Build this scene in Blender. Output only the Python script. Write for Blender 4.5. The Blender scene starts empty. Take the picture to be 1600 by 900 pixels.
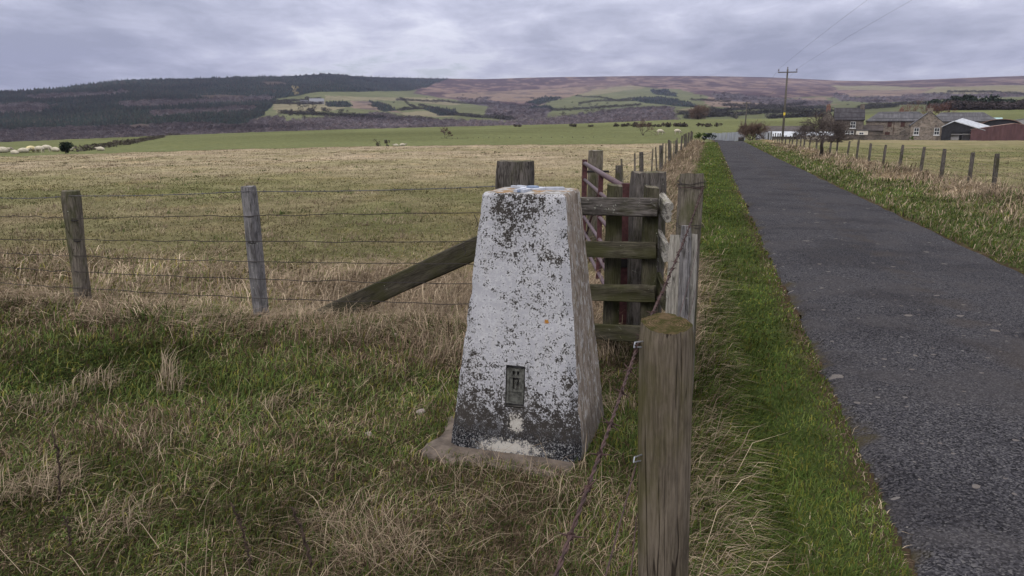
import bpy, bmesh, math, random
import numpy as np
from mathutils import Vector, Matrix, noise as mnoise

R = math.radians
scene = bpy.context.scene
COL = scene.collection
rng = np.random.default_rng(7)
random.seed(7)

# ------------------------------------------------------------------ camera model
F, PITCH, H = 1155.0, R(12.4), 1.56
CP, SP = math.cos(PITCH), math.sin(PITCH)

def at(px, py, Y):
    """world point that lies Y metres north of the camera in the direction of a point of the photograph"""
    v = (450 - py) / F
    t = Y / (CP + SP * v)
    return Vector(((px - 800) / F * t, Y, H + t * (-SP + CP * v)))

def az_of(px, py=200):
    return np.arctan((np.asarray(px, float) - 800) / F / (CP + SP * (450 - np.asarray(py, float)) / F))

def slope_of(az, py):
    v = (450 - np.asarray(py, float)) / F
    return np.cos(az) * (-SP + CP * v) / (CP + SP * v)

def to_pix(x, y, z):
    x, y, z = np.asarray(x), np.asarray(y), np.asarray(z) - H
    dep = y * CP - z * SP
    return 800 + F * x / dep, 450 - F * (y * SP + z * CP) / dep

# ------------------------------------------------------------------ smooth value noise
_tab = np.random.default_rng(3).random((256, 256))
def vnoise(x, y, s=1.0, seed=0):
    x = np.asarray(x, float) * s + seed * 17.3; y = np.asarray(y, float) * s + seed * 7.7
    xi = np.floor(x).astype(int); yi = np.floor(y).astype(int)
    fx = x - xi; fy = y - yi
    fx = fx * fx * (3 - 2 * fx); fy = fy * fy * (3 - 2 * fy)
    a = _tab[xi & 255, yi & 255]; b = _tab[(xi + 1) & 255, yi & 255]
    c = _tab[xi & 255, (yi + 1) & 255]; d = _tab[(xi + 1) & 255, (yi + 1) & 255]
    return (a * (1 - fx) + b * fx) * (1 - fy) + (c * (1 - fx) + d * fx) * fy
def fbm(x, y, s=1.0, seed=0, o=3):
    t = 0; a = 1; n = 0
    for k in range(o):
        t = t + a * vnoise(x, y, s * 2 ** k, seed + k); n += a; a *= .5
    return t / n

# ------------------------------------------------------------------ terrain
RA = math.atan(.2605)                       # heading of the lane
RS, RC = math.sin(RA), math.cos(RA)
def road_frame(x, y):                        # across, along
    return x * RC - y * RS, x * RS + y * RC
def from_road(o, t):
    return o * RC + t * RS, t * RC - o * RS

_px = [0, 250, 500, 700, 900, 1050, 1140, 1200, 1350, 1480, 1600]
_rc = [56, 56, 57, 58, 59, 62, 70, 92, 150, 146, 140]
_yc = [246, 237, 231, 228, 226, 224, 222, 218.5, 218.5, 219.5, 220]
_yt = [222, 212, 203, 198, 193.5, 187.5, 186.5, 186, 180, 173, 172]
_dy = [2.0, 2, 2, 2, 2, 2, 2, 1, .5, .5, .5]
_rt = [330, 330, 330, 340, 350, 350, 350, 350, 360, 380, 380]
_sx = [0, 100, 200, 300, 400, 450, 520, 560, 620, 700, 760, 850, 1000, 1100, 1200, 1300, 1370, 1450, 1600]
_sy = [144, 138, 126, 123.5, 120, 119.5, 115.5, 119, 121.5, 122.5, 123.5, 121, 118.5, 118.5, 121, 126, 127, 124, 118]
_sr = [1900, 2000, 2100, 2200, 2300, 2350, 2500, 2700, 3000, 3400, 3600, 3800, 3900, 3900, 3900, 3900, 3900, 3900, 3900]
_AZ = np.concatenate([[-math.pi], az_of(_px), [math.pi]])
_w = lambda a: np.concatenate([[a[0]], a, [a[0]]]).astype(float)
KR = np.stack([_w([0] * 11), _w([28] * 11), _w(_rc), _w(np.array(_rc) + 20), _w(_rt), _w([480] * 11), _w([650] * 11)])
_a0 = np.clip(_AZ, az_of(-200), az_of(1800))
KZ = np.stack([0 * _AZ, 0 * _AZ,
               H + KR[2] * slope_of(_a0, _w(_yc)), H + KR[3] * slope_of(_a0, _w(_yc) + _w(_dy)),
               H + KR[4] * slope_of(_a0, _w(_yt)), H + KR[5] * slope_of(_a0, _w(_yt) + 5), H + KR[6] * slope_of(_a0, _w(_yt) + 6)])
_SAZ = np.concatenate([[-math.pi], az_of(_sx), [math.pi]])
_SYw, _SRw = np.concatenate([[144], _sy, [144]]), np.concatenate([[1900], _sr, [1900]])
HEXP = .72
def sky_r(az): return np.interp(az, _SAZ, _SRw)
def hill_y(az, s):
    y0 = np.interp(az, _AZ, _w(_yt)) + 6; y1 = np.interp(az, _SAZ, _SYw)
    return y0 + (y1 - y0) * np.clip(s, 0, 1) ** HEXP
def hill_from_pix(px, py):
    az = az_of(px, py)
    y0 = np.interp(az, _AZ, _w(_yt)) + 6; y1 = np.interp(az, _SAZ, _SYw)
    s = np.clip((py - y0) / (y1 - y0), 0, 1) ** (1 / HEXP)
    r = 650 + s * (sky_r(az) - 650)
    return r * np.sin(az), r * np.cos(az)

def terrain(x, y):
    x = np.atleast_1d(np.asarray(x, float)); y = np.atleast_1d(np.asarray(y, float))
    r = np.hypot(x, y); az = np.arctan2(x, y)
    kr = [np.interp(az, _AZ, KR[k]) for k in range(7)]; kz = [np.interp(az, _AZ, KZ[k]) for k in range(7)]
    z = np.zeros_like(r)
    for k in range(6):
        m = (r >= kr[k]) & (r <= kr[k + 1])
        f = (r - kr[k]) / np.maximum(kr[k + 1] - kr[k], 1e-6)
        if k in (2, 3): f = f * f * (3 - 2 * f) if k == 3 else f
        z = np.where(m, kz[k] + (kz[k + 1] - kz[k]) * f, z)
    ac = np.clip(az, az_of(-200), az_of(1800))
    sr = sky_r(az); s = (r - 650) / (sr - 650)
    zh = H + r * slope_of(ac, hill_y(az, s)) + (fbm(x, y, 1 / 260., 5) - .5) * 16 * np.clip(s * 3, 0, 1) * (1 - np.clip(s - .75, 0, .25) * 3.2)
    zh = zh - np.clip(r - sr, 0, None) * .12
    z = np.where(r > 650, zh, z)
    # small unevenness of the turf, none on the lane
    o, t = road_frame(x, y)
    off = np.clip(np.maximum(.45 - o, o - 3.9) / .8, 0, 1)
    amp = np.interp(r, [0, 8, 60, 200], [.035, .07, .16, .3])
    z = z + off * (r < 650) * amp * (fbm(x, y, .55, 1) - .5) * 2 * .6
    z = z + off * (r < 70) * .05 * (fbm(x, y, 2.6, 2) - .5)
    # ridge of matted grass along the cross fence and the roadside fence
    c = cross_c(x, y)
    z = z + .07 * np.exp(-((c + .15) / .45) ** 2) * (o < -.3) * (r < 30)
    z = z + .05 * np.exp(-((o - .1) / .25) ** 2) * (t < 9) * (r < 30)
    dp = np.hypot(x - .08, y - 3.38); z = np.where(r < 30, z + (.086 - z) * (1 - np.clip((dp - .42) / .5, 0, 1)) ** 1.5, z)
    z = z + .12 * np.exp(-((o + 1.0) / .5) ** 2) * (t > 9) * (r < 75)
    z = z + .16 * np.exp(-((o - 6.0) / .6) ** 2) * (fbm(x, y, .45, 9) ** 2 * 2.2) * (t > 4) * (r < 95)
    inside = (o > .82) & (o < 3.34) & (r < 120)
    z = np.where(inside, z - .07, z)
    return z
def cross_c(x, y):                           # >0 beyond the cross fence
    return (np.asarray(y) - 5.2 + (np.asarray(x) - .05) * .272) / 1.036
def gz(x, y): return float(terrain(x, y)[0])
def hit(px, py, rmin=0.0, rmax=640):
    """first point of the terrain met in that direction beyond rmin"""
    az = float(az_of(px, py)); rr = np.linspace(max(rmin, 1), rmax, 6000)
    z = terrain(rr * math.sin(az), rr * math.cos(az)); s = float(slope_of(az, py))
    k = np.argmax(z >= H + rr * s)
    r = rr[k] if (z >= H + rr * s).any() else rmax
    return Vector((r * math.sin(az), r * math.cos(az), float(terrain(r * math.sin(az), r * math.cos(az))[0])))

# ------------------------------------------------------------------ node helpers
class G:
    def __init__(s, nt): s.nt = nt
    def n(s, t, **k):
        x = s.nt.nodes.new(t)
        for a, b in k.items(): setattr(x, a, b)
        return x
    def set(s, sock, v):
        if isinstance(v, bpy.types.NodeSocket): s.nt.links.new(v, sock)
        elif isinstance(v, (tuple, list)) and len(v) == 3 and sock.type == 'RGBA': sock.default_value = (*v, 1)
        else: sock.default_value = v
    def coord(s, w='Object'): return s.n('ShaderNodeTexCoord').outputs[w]
    def pos(s): return s.n('ShaderNodeNewGeometry').outputs['Position']
    def map(s, v, sc=(1, 1, 1), loc=(0, 0, 0), rot=(0, 0, 0)):
        m = s.n('ShaderNodeMapping'); s.set(m.inputs[0], v)
        m.inputs['Scale'].default_value = sc; m.inputs['Location'].default_value = loc; m.inputs['Rotation'].default_value = rot
        return m.outputs[0]
    def noise(s, v, scale, detail=4, rough=.55, dist=0, out='Fac'):
        x = s.n('ShaderNodeTexNoise'); s.set(x.inputs['Vector'], v); s.set(x.inputs['Scale'], scale)
        x.inputs['Detail'].default_value = detail; x.inputs['Roughness'].default_value = rough; x.inputs['Distortion'].default_value = dist
        return x.outputs[out]
    def voro(s, v, scale, feature='F1', out='Distance', rnd=1):
        x = s.n('ShaderNodeTexVoronoi', feature=feature); s.set(x.inputs['Vector'], v); s.set(x.inputs['Scale'], scale)
        x.inputs['Randomness'].default_value = rnd
        return x.outputs[out]
    def ramp(s, f, stops, interp='LINEAR'):
        x = s.n('ShaderNodeValToRGB'); s.set(x.inputs[0], f); cr = x.color_ramp; cr.interpolation = interp
        while len(cr.elements) < len(stops): cr.elements.new(.5)
        for e, (p, c) in zip(cr.elements, stops):
            e.position = p; e.color = (*c, 1) if isinstance(c, tuple) else (c, c, c, 1)
        return x.outputs[0]
    def step(s, f, a, b): # smooth 0..1 between a and b
        x = s.n('ShaderNodeMapRange', interpolation_type='SMOOTHSTEP'); s.set(x.inputs[0], f)
        x.inputs[1].default_value = a; x.inputs[2].default_value = b
        return x.outputs[0]
    def mix(s, f, a, b, blend='MIX'):
        x = s.n('ShaderNodeMix', data_type='RGBA', blend_type=blend); s.set(x.inputs[0], f); s.set(x.inputs[6], a); s.set(x.inputs[7], b)
        return x.outputs[2]
    def math(s, op, a, b=0.0, c=None, clamp=False):
        x = s.n('ShaderNodeMath', operation=op, use_clamp=clamp); s.set(x.inputs[0], a); s.set(x.inputs[1], b)
        if c is not None: s.set(x.inputs[2], c)
        return x.outputs[0]
    def xyz(s, v):
        x = s.n('ShaderNodeSeparateXYZ'); s.set(x.inputs[0], v); return x.outputs
    def attr(s, n, out='Color'):
        return s.n('ShaderNodeAttribute', attribute_name=n).outputs[out]
    def bump(s, h, strength=.3, dist=.01):
        x = s.n('ShaderNodeBump'); s.set(x.inputs['Height'], h); x.inputs['Strength'].default_value = strength; x.inputs['Distance'].default_value = dist
        return x.outputs[0]

MATS = {}
def material(name, fn, rough=.85, spec=.25):
    m = bpy.data.materials.new(name); m.use_nodes = True; nt = m.node_tree
    b = nt.nodes['Principled BSDF']; b.inputs['Roughness'].default_value = rough; b.inputs['Specular IOR Level'].default_value = spec
    g = G(nt); c = fn(g, b)
    if c is not None: g.set(b.inputs['Base Color'], c)
    MATS[name] = m; return m

def wood(name, dark, light, moss=(.06, .065, .02), moss_amt=.4, lichen=.2, dirt=(.03, .025, .02)):
    def f(g, b):
        v = g.coord(); oi = g.n('ShaderNodeObjectInfo').outputs['Random']
        vo = g.n('ShaderNodeVectorMath', operation='ADD'); g.set(vo.inputs[0], v); g.set(vo.inputs[1], g.math('MULTIPLY', oi, 13.0)); v = vo.outputs[0]
        grain = g.noise(g.map(v, (1, 1, .06)), 200, 6, .7, .3)
        broad = g.noise(g.map(v, (1, 1, .3)), 14, 5, .65)
        c = g.mix(g.step(g.math('ADD', g.math('MULTIPLY', grain, .65), g.math('MULTIPLY', broad, .35)), .38, .60), dark, light)
        rid = g.math('ABSOLUTE', g.math('SUBTRACT', g.noise(g.map(v, (1, 1, .05), (3, 1, 0)), 34, 2, .5, .5), .5))
        crack = g.math('MULTIPLY', g.step(rid, .022, .006), g.step(g.noise(g.map(v, (1, 1, .4), (5, 5, 5)), 9, 3), .46, .56))
        c = g.mix(g.math('MULTIPLY', crack, .85), c, dirt)
        blot = g.step(g.noise(g.map(v, (1, 1, .45), (1, 9, 4)), 11, 5, .7), .52, .66)
        c = g.mix(g.math('MULTIPLY', blot, .55), c, g.mix(1, c, (.42, .40, .40), 'MULTIPLY'))
        kn = g.voro(g.map(v, (1, 1, .42), (2, 7, 3)), 6.5); c = g.mix(g.math('MULTIPLY', g.step(g.math('ADD', kn, g.math('MULTIPLY', broad, .06)), .15, .09), .7), c, dirt)
        mo = g.step(g.noise(g.map(v, (1, 1, .5), (7, 2, 1)), 7, 5, .6), .62 - .3 * moss_amt, .85 - .3 * moss_amt)
        c = g.mix(g.math('MULTIPLY', mo, .75), c, moss)
        li = g.math('MULTIPLY', g.step(g.noise(v, 42, 4, .7), .63, .68), g.step(g.noise(v, 6, 2), .62 - .3 * lichen, .75 - .3 * lichen))
        c = g.mix(g.math('MULTIPLY', li, .8 if lichen > 0 else 0), c, (.38, .39, .33))
        hgt = g.math('SUBTRACT', grain, g.math('MULTIPLY', crack, .8))
        g.set(b.inputs['Normal'], g.bump(hgt, .7, .006))
        return c
    return material(name, f, .95, .04)

wood('weathered_wood', (.06, .052, .043), (.19, .165, .135), moss=(.05, .056, .02), moss_amt=.7, lichen=.35)
wood('grey_wood', (.075, .072, .072), (.23, .22, .22), moss_amt=.05, lichen=.5)
wood('dark_wood', (.035, .032, .028), (.14, .125, .115), moss=(.045, .045, .02), moss_amt=.5, lichen=.4)
wood('algae_wood', (.032, .029, .022), (.10, .09, .066), moss=(.042, .043, .017), moss_amt=.8, lichen=.3)
wood('brown_post_wood', (.078, .064, .048), (.172, .142, .108), moss=(.085, .078, .03), moss_amt=.5, lichen=.0, dirt=(.02, .015, .012))
wood('pale_lichen_wood', (.12, .113, .098), (.33, .31, .275), moss=(.14, .14, .085), moss_amt=.35, lichen=.9)
wood('pole_wood', (.07, .064, .058), (.14, .13, .115), moss_amt=.1, lichen=0)
wood('bark', (.05, .042, .038), (.12, .10, .09), moss_amt=.3, lichen=.2)
def post_top(g, b):
    v = g.coord(); n = g.noise(v, 55, 5, .7); r = g.xyz(v)
    rad = g.math('SQRT', g.math('ADD', g.math('MULTIPLY', r[0], r[0]), g.math('MULTIPLY', r[1], r[1])))
    ring = g.n('ShaderNodeTexWave', wave_type='RINGS', rings_direction='Z'); g.set(ring.inputs[0], v); ring.inputs['Scale'].default_value = 60; ring.inputs['Distortion'].default_value = 3
    c = g.mix(g.step(n, .35, .62), (.13, .092, .055), (.050, .05, .018))
    c = g.mix(g.math('MULTIPLY', ring.outputs[1], .5), c, (.045, .034, .02))
    g.set(b.inputs['Normal'], g.bump(g.math('ADD', n, ring.outputs[1]), .8, .004)); return c
material('mossy_end_grain', post_top, 1, .0)

def flat(name, c, rough=.7, metal=0, var=.25, scale=8, bump=.0, spec=.3):
    def f(g, b):
        v = g.coord(); n = g.noise(v, scale, 5, .6); b.inputs['Metallic'].default_value = metal
        if bump: g.set(b.inputs['Normal'], g.bump(g.noise(v, scale * 6, 4), bump, .01))
        lo = tuple(x * (1 - var) for x in c); hi = tuple(min(1, x * (1 + var)) for x in c)
        return g.mix(g.step(n, .3, .7), lo, hi)
    return material(name, f, rough, spec)
flat('rusty_wire', (.05, .028, .025), .85, .0, .5, 60)
flat('dark_wire', (.028, .023, .021), .8, .0, .3, 30)
flat('galvanised', (.30, .31, .33), .5, .6, .25, 30)
def gate_paint(g, b):
    v = g.coord(); n = g.noise(v, 30, 5, .65)
    return g.mix(g.step(n, .45, .7), (.085, .055, .064), (.06, .028, .027))
material('oxide_gate_paint', gate_paint, .6, .35)
flat('gate_stile_paint', (.065, .025, .026), .7, 0, .4, 25)
flat('black_iron', (.02, .018, .018), .7, .3, .3)
flat('fleece', (.42, .38, .30), 1, 0, .2, 5, .6, .0)
flat('fleece_yellow', (.52, .45, .26), 1, 0, .2, 5, .6, .0)
flat('sheep_face', (.22, .19, .16), .9)
flat('stone_pebble', (.24, .2, .18), .9, 0, .3, 30, .3)
flat('dead_stalk', (.045, .03, .022), .95, 0, .5, 40)
flat('twig', (.075, .062, .058), .95, 0, .3, 3, 0, 0)
flat('twig_brown', (.12, .085, .07), .95, 0, .3, 3, 0, 0)
flat('twig_reddish', (.12, .07, .06), .95, 0, .3, 2, 0, 0)
flat('hedge_twig', (.07, .062, .05), .95, 0, .35, 1.5, 0, 0)
flat('dark_evergreen', (.018, .026, .018), .9, 0, .5, 1.2, 0, .05)
flat('pine_green', (.026, .036, .026), .9, 0, .5, .9, 0, .05)
flat('bright_shrub', (.07, .10, .03), .9, 0, .4, 2, 0, .05)
flat('larch_yellow', (.36, .31, .20), .9, 0, .3, .4, 0, .0)
flat('white_paint', (.5, .5, .5), .5, 0, .06)
flat('cream_render', (.50, .46, .40), .85, 0, .15, 3)
flat('glass_dark', (.03, .035, .042), .12, 0, .2, 3, 0, .5)
flat('black_cladding', (.018, .018, .022), .7, 0, .4, 2)
flat('brick_red', (.16, .09, .07), .9, 0, .2, 4)
flat('brown_door', (.06, .03, .025), .8)
flat('concrete_wall', (.27, .26, .26), .9, 0, .15, 2)
flat('yellow_sign', (.6, .45, .05), .6)
flat('insulator_brown', (.10, .07, .06), .4)
flat('slurry_black', (.02, .02, .02), .6)
def corrugated(name, c, period=.15, rough=.55, metal=.3, var=.2, axis=0):
    def f(g, b):
        v = g.coord(); s = g.xyz(v)[axis]
        w = g.math('SINE', g.math('MULTIPLY', s, 2 * math.pi / period))
        g.set(b.inputs['Normal'], g.bump(w, .6, .03)); b.inputs['Metallic'].default_value = metal
        n = g.noise(g.map(v, (1, 1, .3)), 1.6, 5, .65)
        return g.mix(g.step(n, .3, .7), tuple(x * (1 - var) for x in c), tuple(x * (1 + var) for x in c))
    return material(name, f, rough, .3)
corrugated('tin_pale', (.36, .375, .40), .6)
corrugated('tin_grey', (.33, .345, .36), 1.2, var=.3)
corrugated('tin_dark', (.16, .165, .18), .5)
corrugated('tin_red', (.085, .044, .046), .5, .8, 0)
corrugated('tin_rust', (.19, .12, .10), .5, .8, 0)
corrugated('tin_teal', (.25, .36, .36), .5, .7, 0)
def rubble(name, c1, c2, mort, sc=2.6):
    def f(g, b):
        v = g.map(g.coord(), (1, 1, 1.7)); vd = g.n('ShaderNodeTexVoronoi', feature='F1'); g.set(vd.inputs['Vector'], v); vd.inputs['Scale'].default_value = sc
        e = g.voro(v, sc, 'DISTANCE_TO_EDGE'); rn = g.xyz(vd.outputs['Color'])[0]
        c = g.mix(rn, c1, c2); c = g.mix(g.step(g.noise(g.coord(), .5, 3), .4, .7), c, tuple(x * .6 for x in c1))
        c = g.mix(g.step(e, .02, .07), mort, c)
        g.set(b.inputs['Normal'], g.bump(g.step(e, 0, .1), .5, .03)); return c
    return material(name, f, .95, .1)
rubble('rubble_stone', (.12, .10, .085), (.27, .225, .185), (.22, .195, .17))
rubble('dark_rubble', (.08, .07, .06), (.18, .15, .13), (.13, .115, .105))
def slate(name, c):
    def f(g, b):
        v = g.coord(); br = g.n('ShaderNodeTexBrick'); g.set(br.inputs['Vector'], g.map(v, (1, 1, 1), rot=(R(60), 0, 0)))
        br.inputs['Scale'].default_value = 2.2; br.inputs['Color1'].default_value = (*[x * .75 for x in c], 1); br.inputs['Color2'].default_value = (*[x * 1.2 for x in c], 1)
        br.inputs['Mortar'].default_value = (*[x * .5 for x in c], 1); br.inputs['Mortar Size'].default_value = .02
        n = g.noise(v, .7, 5, .65); return g.mix(g.math('MULTIPLY', g.step(n, .45, .7), .5), br.outputs[0], tuple(x * 1.5 + .02 for x in c))
    return material(name, f, .85, .15)
slate('slate_dark', (.04, .037, .042)); slate('slate_grey', (.078, .076, .082)); slate('slate_brown', (.065, .055, .052))

# ------------------------------------------------------------------ object helpers
PM = {}
def tag(o, label=None, cat=None, group=None, kind=None):
    if label: o['label'] = label
    if cat: o['category'] = cat
    if group: o['group'] = group
    if kind: o['kind'] = kind
    return o
def thing(name, label, cat, loc=(0, 0, 0), rz=0.0, group=None):
    o = bpy.data.objects.new(name, None); COL.objects.link(o); o.empty_display_size = .2
    o.location = loc; o.rotation_euler = (0, 0, rz)
    PM[o.name] = Matrix.Translation(Vector(loc)) @ Matrix.Rotation(rz, 4, 'Z')
    return tag(o, label, cat, group)
def link(name, me, mats, parent=None, world=None, local=None):
    o = bpy.data.objects.new(name, me); COL.objects.link(o)
    for m in (mats if isinstance(mats, (list, tuple)) else [mats]):
        if not me.materials or len(me.materials) < (len(mats) if isinstance(mats, (list, tuple)) else 1): me.materials.append(MATS[m])
    pm = PM.get(parent.name, Matrix()) if parent else Matrix()
    M = local if local is not None else (pm.inverted() @ world if world is not None else Matrix())
    if parent: o.parent = parent
    o.matrix_basis = M; PM[o.name] = pm @ M
    return o
def smooth(me, on=True):
    me.polygons.foreach_set('use_smooth', [on] * len(me.polygons)); return me

class MB:
    """collects faces; build() makes ONE mesh object"""
    def __init__(s): s.v, s.f, s.m = [], [], []
    def add(s, vs, fs, mi=0):
        k = len(s.v); s.v += [tuple(v) for v in vs]; s.f += [tuple(i + k for i in q) for q in fs]; s.m += [mi] * len(fs)
    def box(s, x0, x1, y0, y1, z0, z1, mi=0, M=None):
        vs = [Vector((x, y, z)) for z in (z0, z1) for y in (y0, y1) for x in (x0, x1)]
        if M is not None: vs = [M @ v for v in vs]
        s.add(vs, [(0, 2, 3, 1), (4, 5, 7, 6), (0, 1, 5, 4), (2, 6, 7, 3), (0, 4, 6, 2), (1, 3, 7, 5)], mi)
    def tube(s, pts, rad, n=6, cap=True, mi=0):
        pts = [Vector(p) for p in pts]; L = len(pts)
        rad = rad if isinstance(rad, (list, tuple)) else [rad] * L
        rings = []; up = None
        for i, p in enumerate(pts):
            d = (pts[min(i + 1, L - 1)] - pts[max(i - 1, 0)]).normalized()
            if up is None:
                up = d.orthogonal().normalized()
            else:
                up = (up - d * up.dot(d))
                up = up.normalized() if up.length > 1e-6 else d.orthogonal().normalized()
            w = d.cross(up)
            rings += [p + (up * math.cos(2 * math.pi * k / n) + w * math.sin(2 * math.pi * k / n)) * rad[i] for k in range(n)]
        fs = [(i * n + k, i * n + (k + 1) % n, (i + 1) * n + (k + 1) % n, (i + 1) * n + k) for i in range(L - 1) for k in range(n)]
        if cap: fs += [tuple(range(n - 1, -1, -1)), tuple(range((L - 1) * n, L * n))]
        s.add(rings, fs, mi)
    def mesh(s, name, M=None):
        me = bpy.data.meshes.new(name); vs = s.v if M is None else [tuple(M @ Vector(v)) for v in s.v]
        me.from_pydata(vs, [], s.f); me.polygons.foreach_set('material_index', s.m); me.update(); return me
    def build(s, name, mats, parent=None, world=True, sm=False):
        """world=True: the coordinates are world ones; else they are the parent's own"""
        M = PM.get(parent.name, Matrix()).inverted() if (world and parent) else None
        me = s.mesh(name, M)
        if sm: smooth(me)
        return link(name, me, mats, parent)

def sweep_mesh(name, L, w, d, p=4.0, n=28, rows=14, jit=.004, seed=0, taper=1.0, groove=.0, slant=(0, 0), dome=.0, low=0.0, freq=5):
    """a squared or round timber along +Z, rough-sided, from z=low to z=L; material 1 on its top"""
    vs, fs, mi = [], [], []
    for i in range(rows + 1):
        f = i / rows; z = low + (L - low) * f; k = 1 + (taper - 1) * f
        for j in range(n):
            a = 2 * math.pi * (j + .5) / n; c, sn = math.cos(a), math.sin(a)
            rr = (abs(c) ** p + abs(sn) ** p) ** (-1 / p)
            nz = mnoise.noise(Vector((c * 1.7 + seed * 3.1, sn * 1.7, z * 1.6))) * jit * 1.6
            gr = mnoise.noise(Vector((c * freq + seed, sn * freq, z * .7 + seed))); g2 = mnoise.noise(Vector((c * freq * 2.7 + seed, sn * freq * 2.7, z * 2.0)))
            off = nz + jit * .5 * g2 - (groove * max(0, gr - .25) * 2 if groove else 0)
            if i == rows: off -= jit * .7
            x, y = c * rr * (w / 2) * k + c * off, sn * rr * (d / 2) * k + sn * off
            zz = z
            if i >= rows - 1: zz = z + (x * slant[0] + y * slant[1] + mnoise.noise(Vector((x * 25, y * 25, seed))) * jit * .9) * (1 if i == rows else .4)
            vs.append((x, y, zz))
    for i in range(rows):
        for j in range(n):
            fs.append((i * n + j, i * n + (j + 1) % n, (i + 1) * n + (j + 1) % n, (i + 1) * n + j)); mi.append(0)
    base = rows * n
    prev = list(range(base, base + n))
    for q in (.66, .33):
        ring = []
        for j in range(n):
            x, y, z = vs[base + j]; ring.append(len(vs))
            vs.append((x * q, y * q, L + x * q * slant[0] + y * q * slant[1] + dome * (1 - q * q) + mnoise.noise(Vector((x * 40 * q, y * 40 * q, seed))) * jit * .8))
        for j in range(n): fs.append((prev[j], prev[(j + 1) % n], ring[(j + 1) % n], ring[j])); mi.append(1)
        prev = ring
    vs.append((0, 0, L + dome)); fs += [(prev[j], prev[(j + 1) % n], len(vs) - 1) for j in range(n)]; mi += [1] * n
    fs.append(tuple(range(n - 1, -1, -1))); mi.append(0)
    me = bpy.data.meshes.new(name); me.from_pydata(vs, [], fs); me.polygons.foreach_set('material_index', mi); me.update()
    smooth(me); me.set_sharp_from_angle(angle=R(42)) if hasattr(me, 'set_sharp_from_angle') else None
    return me
def frame(origin, zdir, xhint=(1, 0, 0)):
    z = Vector(zdir).normalized(); x = Vector(xhint); x = (x - z * x.dot(z)).normalized(); y = z.cross(x)
    return Matrix(((x.x, y.x, z.x, origin[0]), (x.y, y.y, z.y, origin[1]), (x.z, y.z, z.z, origin[2]), (0, 0, 0, 1)))
def post(parent, base, top, w, d, mats='weathered_wood', name='post', p=5, xhint=(1, 0, 0), **k):
    base, top = Vector(base), Vector(top); L = (top - base).length
    m2 = mats if isinstance(mats, (list, tuple)) else [mats, mats]
    return link(name, sweep_mesh(name, L, w, d, p, low=-.25, **k), list(m2), parent, frame(base, top - base, xhint))
def board(parent, a, b, height, thick, m='algae_wood', name='rail', p=9, seed=0, **k):
    a, b = Vector(a), Vector(b)
    return link(name, sweep_mesh(name, (b - a).length, height, thick, p, seed=seed, **k), [m, m], parent, frame(a, b - a, (0, 0, 1)))

def sag(a, b, n=14, s=.02, wob=.0, seed=0):
    a, b = Vector(a), Vector(b); out = []
    for i in range(n + 1):
        f = i / n; p = a.lerp(b, f); e = 4 * f * (1 - f)
        p.z -= s * e
        if wob: p += Vector((mnoise.noise(Vector((f * 6, seed, 0))), mnoise.noise(Vector((f * 6, seed, 5))), mnoise.noise(Vector((f * 7, seed, 9))))) * wob * min(1, e * 2)
        out.append(p)
    return out
def plain_wire(mb, pts, r=.0014, n=5): mb.tube(pts, r, n)
def barbed(mb, pts, r=.0013, pitch=.05, gap=.11, twist=True, n=5, barb=.013, seed=0):
    rnd = random.Random(seed)
    P = [Vector(p) for p in pts]; seg = [(P[i + 1] - P[i]).length for i in range(len(P) - 1)]; tot = sum(seg)
    def ev(s):
        for i, l in enumerate(seg):
            if s <= l or i == len(seg) - 1: return P[i].lerp(P[i + 1], min(1, s / l)), (P[i + 1] - P[i]).normalized()
            s -= l
    if twist:
        st = pitch / 6; m = max(2, int(tot / st)); A, B = [], []
        for i in range(m + 1):
            p, d = ev(tot * i / m); u = d.orthogonal().normalized(); w = d.cross(u); th = 2 * math.pi * i * st / pitch
            o = (u * math.cos(th) + w * math.sin(th)) * r * 1.1
            A.append(p + o); B.append(p - o)
        mb.tube(A, r, n); mb.tube(B, r, n)
    else: mb.tube(P, r * 1.5, n)
    s = gap * rnd.random()
    while s < tot:
        p, d = ev(s); u = d.orthogonal().normalized(); w = d.cross(u)
        for q in range(2):
            th = rnd.random() * 6.28; o = u * math.cos(th) + w * math.sin(th); dd = d * (.6 * (rnd.random() - .5) * 2) * barb
            mb.tube([p - o * barb - dd, p + d * .002 * (q * 2 - 1), p + o * barb + dd], [r * .35, r * 1.1, r * .35], 4)
        if twist: mb.tube([p + d * (k * .0012 - .004) + (u * math.cos(k * 1.2) + w * math.sin(k * 1.2)) * r * 2.6 for k in range(8)], r * .9, 4)
        else: mb.tube([p - d * .009, p, p + d * .009], [r, r * 2.6, r], 5)
        s += gap * rnd.uniform(.85, 1.15)
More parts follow.
